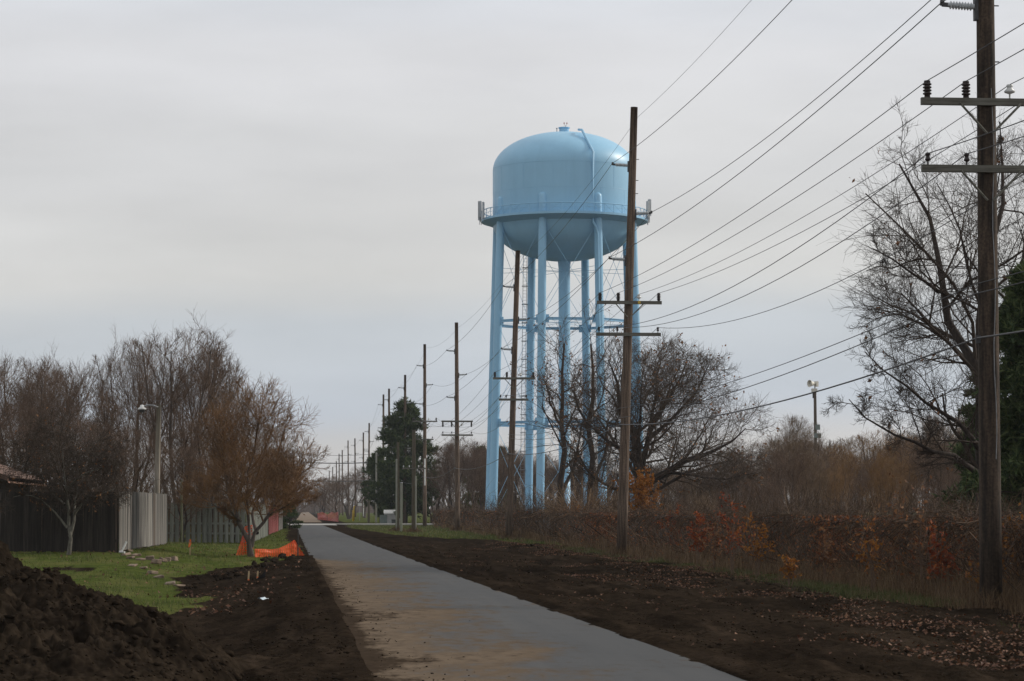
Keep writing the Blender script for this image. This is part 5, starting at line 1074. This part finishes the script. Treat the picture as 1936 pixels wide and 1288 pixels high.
# survey stake with ribbon
b = at(359.5, 1047, 84.0); b = np.array(zg(b)); e = empty('survey_stake', b, 'wooden survey stake with orange ribbon on the lawn', 'stake'); MB().box((0, 0, 0.21), (0.045, 0.025, 0.5)).build('stake', M['stake'], e)
MB().add([(-0.03, -0.02, 0.5), (0.03, -0.02, 0.5), (0.035, -0.03, 0.36), (-0.01, -0.05, 0.26), (-0.06, -0.03, 0.24), (-0.04, 0.02, 0.42)], [[0, 1, 2, 5], [5, 2, 3, 4]]).build('ribbon', M['flag'], e)
for (px, py, h_, d_, lab) in ((470, 1089, 0.25, 63.0, 'short pale grade stake at the edge of the soil'), (487, 1083, 0.17, 64.5, 'short pale grade stake leaning by the black fabric')):
    b = np.array(zg(at(px, py, d_))); e = empty('grade_stake', b, lab, 'stake'); MB().box((0, 0, h_/2), (0.04, 0.025, h_+0.08), 0, 0.06).build('stake', M['stake'], e); MB().box((0, 0, h_*0.3), (0.042, 0.03, 0.03), 0, 0.06).build('painted_band', M['flag'], e)
b = np.array(zg(at(495, 1086, 63.5))); e = empty('silt_fabric', b, 'torn scrap of black silt fabric sticking out of the soil', 'fabric')
V = np.array([(-0.16, 0, -0.03), (0.06, 0.05, -0.03), (0.1, 0.03, 0.22), (0.13, 0, 0.3), (0.0, 0.02, 0.12), (-0.1, -0.03, 0.05)]); MB().add(np.r_[V, V+[0, 0.03, 0]], [[0, 1, 4, 5], [1, 2, 3, 4], [6, 11, 10, 7], [7, 10, 9, 8], [0, 5, 11, 6], [5, 4, 10, 11], [4, 3, 9, 10], [3, 2, 8, 9], [2, 1, 7, 8]]).build('scrap', M['fabric'], e)
# downspout
b = np.array(zg(at(229, 1044, 79.7))); e = empty('downspout', b, 'white bent downspout elbow lying at the silvered fence corner', 'pipe'); MB().tube([(-0.06, 0, 0.04), (0.02, 0, 0.06), (0.06, 0, 0.14), (0.16, 0.05, 0.36)], 0.032, 8).build('elbow', M['white'], e); MB().tube([(-0.05, -0.02, 0.03), (0.12, -0.12, 0.03)], 0.035, 8).build('outlet', M['white'], e)
# edging stones
sr = np.random.default_rng(66)
ES = [(238, 1053, .18, .08), (247, 1056, .2, .07), (257, 1054, .22, .09), (266, 1057, .2, .07), (283, 1056, .26, .14), (296, 1058, .2, .13), (308, 1056, .18, .12), (318, 1055, .16, .12), (328, 1054, .2, .13), (289, 1066, .22, .09), (299, 1069, .24, .07), (250, 1062, .22, .05), (271, 1063, .18, .06), (322, 1073, .3, .05), (340, 1075, .28, .05), (205, 1040, .2, .1), (192, 1037, .22, .07), (243, 1049, .16, .08)]
for k, (px, py, w, h_) in enumerate(ES):
    p = gnd(px, py, 0.15); z = float(zf(p[0], p[1])); mb = MB().box((0, 0, 0), (1, 1, 1))
    V = mb.V[0]; V += sr.normal(0, 0.07, V.shape); mb2 = MB().add(V*np.array([w, 0.24, h_]), mb.Q[0])
    o = mb2.build('edging_stone', M['stone']); o.location = (p[0], p[1], z+h_*0.35); o.rotation_euler = (sr.normal(0, 0.12), sr.normal(0, 0.15), sr.normal(0, 0.6))
    bv = o.modifiers.new('soft', 'BEVEL'); bv.width = 0.02; bv.segments = 2
    tag(o, 'loose tan edging stone on the lawn near the silvered fence', 'stone', 'loose edging stones on the lawn')
b = np.array(zg(at(498, 1117, 48.0)));
g1_ = np.linspace(-0.1, 0.1, 9); XX, YY = np.meshgrid(g1_, g1_*0.7); ZZ = 0.03+0.1*(fbm(XX*14, YY*14, 3, 3)+0.15); ii = np.arange(8)[:, None]*9+np.arange(8)[None]
o = MB().add(np.stack([XX, YY, ZZ], -1).reshape(-1, 3), np.stack([ii, ii+1, ii+10, ii+9], -1).reshape(-1, 4)).build('plastic_litter', M['litter']); o.location = b; tag(o, 'crumpled pale blue plastic wrapper lying on the soil', 'litter')

# ------------------------------------------------------------------ soil heaps, clods, leaf litter
def heap(name, label, cx, cy, sx, sy, H, res, seed, rot=0.0, sharp=1.0):
    n_x, n_y = int(2*sx/res), int(2*sy/res*0.7); u_ = np.linspace(-1, 1, n_x); v_ = np.linspace(-1, 1, n_y); U, W_ = np.meshgrid(u_, v_)
    X = U*sx; Y = W_*sy; wx, wy = X+cx, Y+cy
    rad = np.sqrt(U**2+W_**2)+0.35*fbm(wx*0.7, wy*0.7, 3, seed)
    base = np.clip(1-rad, 0, 1); z = H*base**sharp
    lump = 0.36*fbm(wx*1.6, wy*1.6, 3, seed+1)+0.20*np.abs(fbm(wx*3.6, wy*3.6, 3, seed+2))+0.2*fbm(wx*9, wy*9, 3, seed+3)+0.12*fbm(wx*22, wy*22, 2, seed+4)
    z = z+lump*np.clip(base*3.0, 0, 1)*min(H, 0.9)-0.06*(1-np.clip(base*12, 0, 1))
    gz_ = zf(wx, wy); nr_, nc_ = U.shape; ii = np.arange(nr_-1)[:, None]*nc_+np.arange(nc_-1)[None]
    V = np.stack([X, Y, z+gz_], -1)
    # horizontal jitter gives overhanging crumbs
    V[..., 0] += 0.05*fbm(wx*12, wy*12, 2, seed+8)*np.clip(base*4, 0, 1); V[..., 1] += 0.05*fbm(wx*12, wy*12, 2, seed+9)*np.clip(base*4, 0, 1)
    e = empty(name, (cx, cy, 0), label, 'soil heap', 'heaps of dug soil')
    MB().add(V.reshape(-1, 3), np.stack([ii, ii+1, ii+nc_+1, ii+nc_], -1).reshape(-1, 4)).build('heap_surface', M['soil'], e, True)
    # clods resting on it
    nn = int(620*sx*sy); ci = sr.integers(0, nr_*nc_, nn*3); ok = (base.ravel()[ci] > 0.02) & (sr.random(len(ci)) < np.clip(0.4+3*fbm(wx.ravel()[ci]*1.5, wy.ravel()[ci]*1.5, 3, seed+20), 0.05, 1)); ci = ci[ok][:nn]
    kk = len(ci)//3; clods(V.reshape(-1, 3)[ci[:kk]], 0.012+0.05*sr.random(kk)**4, 'clods', e); clods(V.reshape(-1, 3)[ci[kk:]], 0.006+0.02*sr.random(len(ci)-kk)**2, 'crumbs', e, None, True)
    return e
_ico = None
def ico():
    global _ico
    if _ico is None:
        t = (1+5**0.5)/2; v = unit(np.array([(-1, t, 0), (1, t, 0), (-1, -t, 0), (1, -t, 0), (0, -1, t), (0, 1, t), (0, -1, -t), (0, 1, -t), (t, 0, -1), (t, 0, 1), (-t, 0, -1), (-t, 0, 1)], float))
        f = [(0, 11, 5), (0, 5, 1), (0, 1, 7), (0, 7, 10), (0, 10, 11), (1, 5, 9), (5, 11, 4), (11, 10, 2), (10, 7, 6), (7, 1, 8), (3, 9, 4), (3, 4, 2), (3, 2, 6), (3, 6, 8), (3, 8, 9), (4, 9, 5), (2, 4, 11), (6, 2, 10), (8, 6, 7), (9, 8, 1)]
        _ico = (v, np.array(f))
    return _ico
def clods(C, S, name, parent=None, m=None, tiny=False):
    v, f = ico() if not tiny else (unit(np.array([(1, 0, 0), (0, 1, 0), (-1, 0, 0), (0, -1, 0), (0.1, 0, 1), (0, 0.1, -1.0)], float)), np.array([(0, 1, 4), (1, 2, 4), (2, 3, 4), (3, 0, 4), (1, 0, 5), (2, 1, 5), (3, 2, 5), (0, 3, 5)])); nv = len(v); n = len(C); V = v[None]*(1+0.28*sr.normal(0, 1, (n, nv, 1)))*S[:, None, None]*np.stack([sr.uniform(0.8, 1.4, n), sr.uniform(0.8, 1.3, n), sr.uniform(0.55, 0.95, n)], -1)[:, None]+C[:, None]
    o = MB().add(V.reshape(-1, 3), None, (f[None]+(np.arange(n)*nv)[:, None, None]).reshape(-1, 3)).build(name, m or M['soil_clod'], parent, True); o['kind'] = 'stuff'; return o
heap('soil_heap', 'large heap of crumbly dark soil nearest the path, low and sprawling', -2.6, 25.0, 2.05, 3.6, 1.0, 0.019, 200, sharp=0.8)
heap('soil_heap', 'taller soil heap beyond the sprawling one, edged by the lawn', -4.25, 30.8, 2.2, 3.0, 1.75, 0.025, 210, sharp=0.85)
# clods strewn on the bare soil
n = 3000; y = 22+68*sr.random(n)**1.6; x = np.where(sr.random(n) < 0.6, pathL(y)-0.1-np.abs(sr.normal(0, 1.1, n)), pathR(y)+0.1+np.abs(sr.normal(0, 1.6, n))); k_ = gmask(x, y)[:, 0] < 0.4; x, y = x[k_], y[k_]
S = 0.006+0.03*sr.random(len(x))**5*np.where(x < 2, 1.3, 0.8)
o = clods(np.stack([x, y, zf(x, y)+0.8*micro(x, y)-0.2*S], -1), S, 'soil_clods'); tag(o, 'small dark clods strewn over the bare soil beside the path', 'soil', kind='stuff')
n = 500; y = 45+65*sr.random(n); x = 9.6+0.5*sr.normal(0, 1, n); o = clods(np.stack([x, y, zf(x, y)+micro(x, y)], -1), 0.02+0.08*sr.random(n)**3, 'berm_clods'); tag(o, 'ragged row of dark clods below the fence verge', 'soil', kind='stuff')
n = 60; y = 60+26*sr.random(n); x = -0.5-2.2*(86-y)/26+0.2*sr.normal(0, 1, n); o = clods(np.stack([x, y, zf(x, y)+0.03], -1), 0.05+0.08*sr.random(n)**2, 'shoulder_clods'); tag(o, 'broken lumps of soil along the lawn edge below the path', 'soil', kind='stuff')
n = 22000; y = 23+80*sr.random(n)**1.4; x = np.where(sr.random(n) < 0.35, pathL(y)-0.05-sr.random(n)**1.5*3.0, pathR(y)+0.05+sr.random(n)*7.5); k_ = (gmask(x, y)[:, 0] < 0.4) & (sr.random(n) < np.clip(0.35+3.5*fbm(x*0.8, y*0.3, 4, 411), 0.03, 1)); x, y = x[k_], y[k_]; S = 0.008+0.03*sr.random(len(x))**3
o = clods(np.stack([x, y, zf(x, y)+0.85*micro(x, y)], -1), S, 'soil_crumbs', None, None, True); tag(o, 'fine crumbs of dark soil covering the bare verges', 'soil', kind='stuff')
# a few crumbs on the asphalt
n = 320; y = 23+45*sr.random(n)**1.4; x = pathL(y)+np.abs(sr.normal(0, 0.6, n)); k_ = x < pathR(y); o = clods(np.stack([x[k_], y[k_], np.full(k_.sum(), 0.02)], -1), 0.004+0.009*sr.random(k_.sum())**2, 'path_crumbs'); tag(o, 'crumbs of soil dropped on the asphalt', 'soil', kind='stuff')
# fallen leaves
n = 60000; y = 26+95*sr.random(n)**1.2; x = pathR(y)+0.2+sr.random(n)**0.6*(13-pathR(y)); dn = fbm(x*0.6, y*0.16, 4, 88)+0.16*sstep(6, 10, x)-0.10; k_ = sr.random(n) < np.clip(dn*6, 0.02, 1); x, y = x[k_], y[k_]
lm = MB(); leaf_flat(lm, sr, np.stack([x, y, zf(x, y)+0.025+0.14*fbm(x*0.9, y*0.6, 3, 40)+0.1*fbm(x*4, y*3, 4, 41)], -1), 0.027); tag(lm.build('fallen_leaves', M['leaf_litter']), 'brown fallen leaves scattered over the soil below the fence', 'leaves', kind='stuff')
n = 5000; y = 44+52*sr.random(n); x = -10+10*sr.random(n); k_ = sr.random(n) < np.clip(0.12+2.5*fbm(x*0.6, y*0.2, 3, 90), 0.02, 0.8); x, y = x[k_], y[k_]
lm = MB(); leaf_flat(lm, sr, np.stack([x, y, zf(x, y)+0.06], -1), 0.04); tag(lm.build('lawn_leaves', M['leaf_litter']), 'brown fallen leaves scattered on the lawn', 'leaves', kind='stuff')

# ------------------------------------------------------------------ far woods on the horizon
r = np.random.default_rng(300); fm = MB()
n = 1500; a = r.uniform(-0.32, 0.38, n); dd = r.uniform(1100, 1900, n); X = np.tan(a)*dd; Hh = r.uniform(7, 14, n)*(0.8+0.5*fbm(X*0.01, dd*0.004, 3, 2))
k_ = (np.abs(X) > 0); P = np.zeros((n, 4, 3)); P[:, 0] = np.stack([X, dd, 0*X-0.3], -1); d = unit(np.stack([r.normal(0, 0.25, n), r.normal(0, 0.25, n), np.ones(n)], -1))
for s in range(1, 4): d = unit(d+r.normal(0, 0.12, (n, 3))); P[:, s] = P[:, s-1]+d*(Hh/3)[:, None]
tubes(fm, P, np.tile([[0.3, 0.22, 0.15, 0.08]], (n, 1)), 3); tubes(fm, *grow(r, P, np.full((n, 4), 0.2), 8, 0.25, 1.0, 42, 14, 0.4, up=0.1, n=2, rr=0.5, rmin=0.14), 3)
n = 2600; a = r.uniform(-0.32, 0.38, n); dd = r.uniform(1000, 1800, n); P = np.zeros((n, 3, 3)); P[:, 0] = np.stack([np.tan(a)*dd, dd, 0*a-0.5], -1); h_ = r.uniform(2.0, 6.5, n); P[:, 1] = P[:, 0]+np.stack([r.normal(0, 0.4, n), 0*a, h_*0.6], -1); P[:, 2] = P[:, 1]+np.stack([r.normal(0, 0.6, n), 0*a, h_*0.5], -1)
tubes(fm, P, np.stack([r.uniform(0.6, 1.6, n), r.uniform(0.5, 1.3, n), np.full(n, 0.1)], -1), 3)
tag(fm.build('distant_woods', M['twig_brown']), 'far-off grey-brown line of bare woods on the horizon', 'woods', kind='stuff')

# ------------------------------------------------------------------ haze
hz = bpy.data.materials.new('thin_haze'); hz.use_nodes = True; nt = hz.node_tree; nt.nodes.clear()
o_ = nt.nodes.new('ShaderNodeOutputMaterial'); v_ = nt.nodes.new('ShaderNodeVolumePrincipled'); v_.inputs['Color'].default_value = (0.86, 0.92, 1.0, 1); v_.inputs['Density'].default_value = 0.0001; v_.inputs['Anisotropy'].default_value = 0.2
nt.links.new(v_.outputs[0], o_.inputs['Volume'])
hb = MB().box((0, 1080, 24.0), (5000, 2500, 52.0)).build('haze', hz); tag(hb, 'thin pale haze in the air over the whole place', 'haze', kind='stuff')
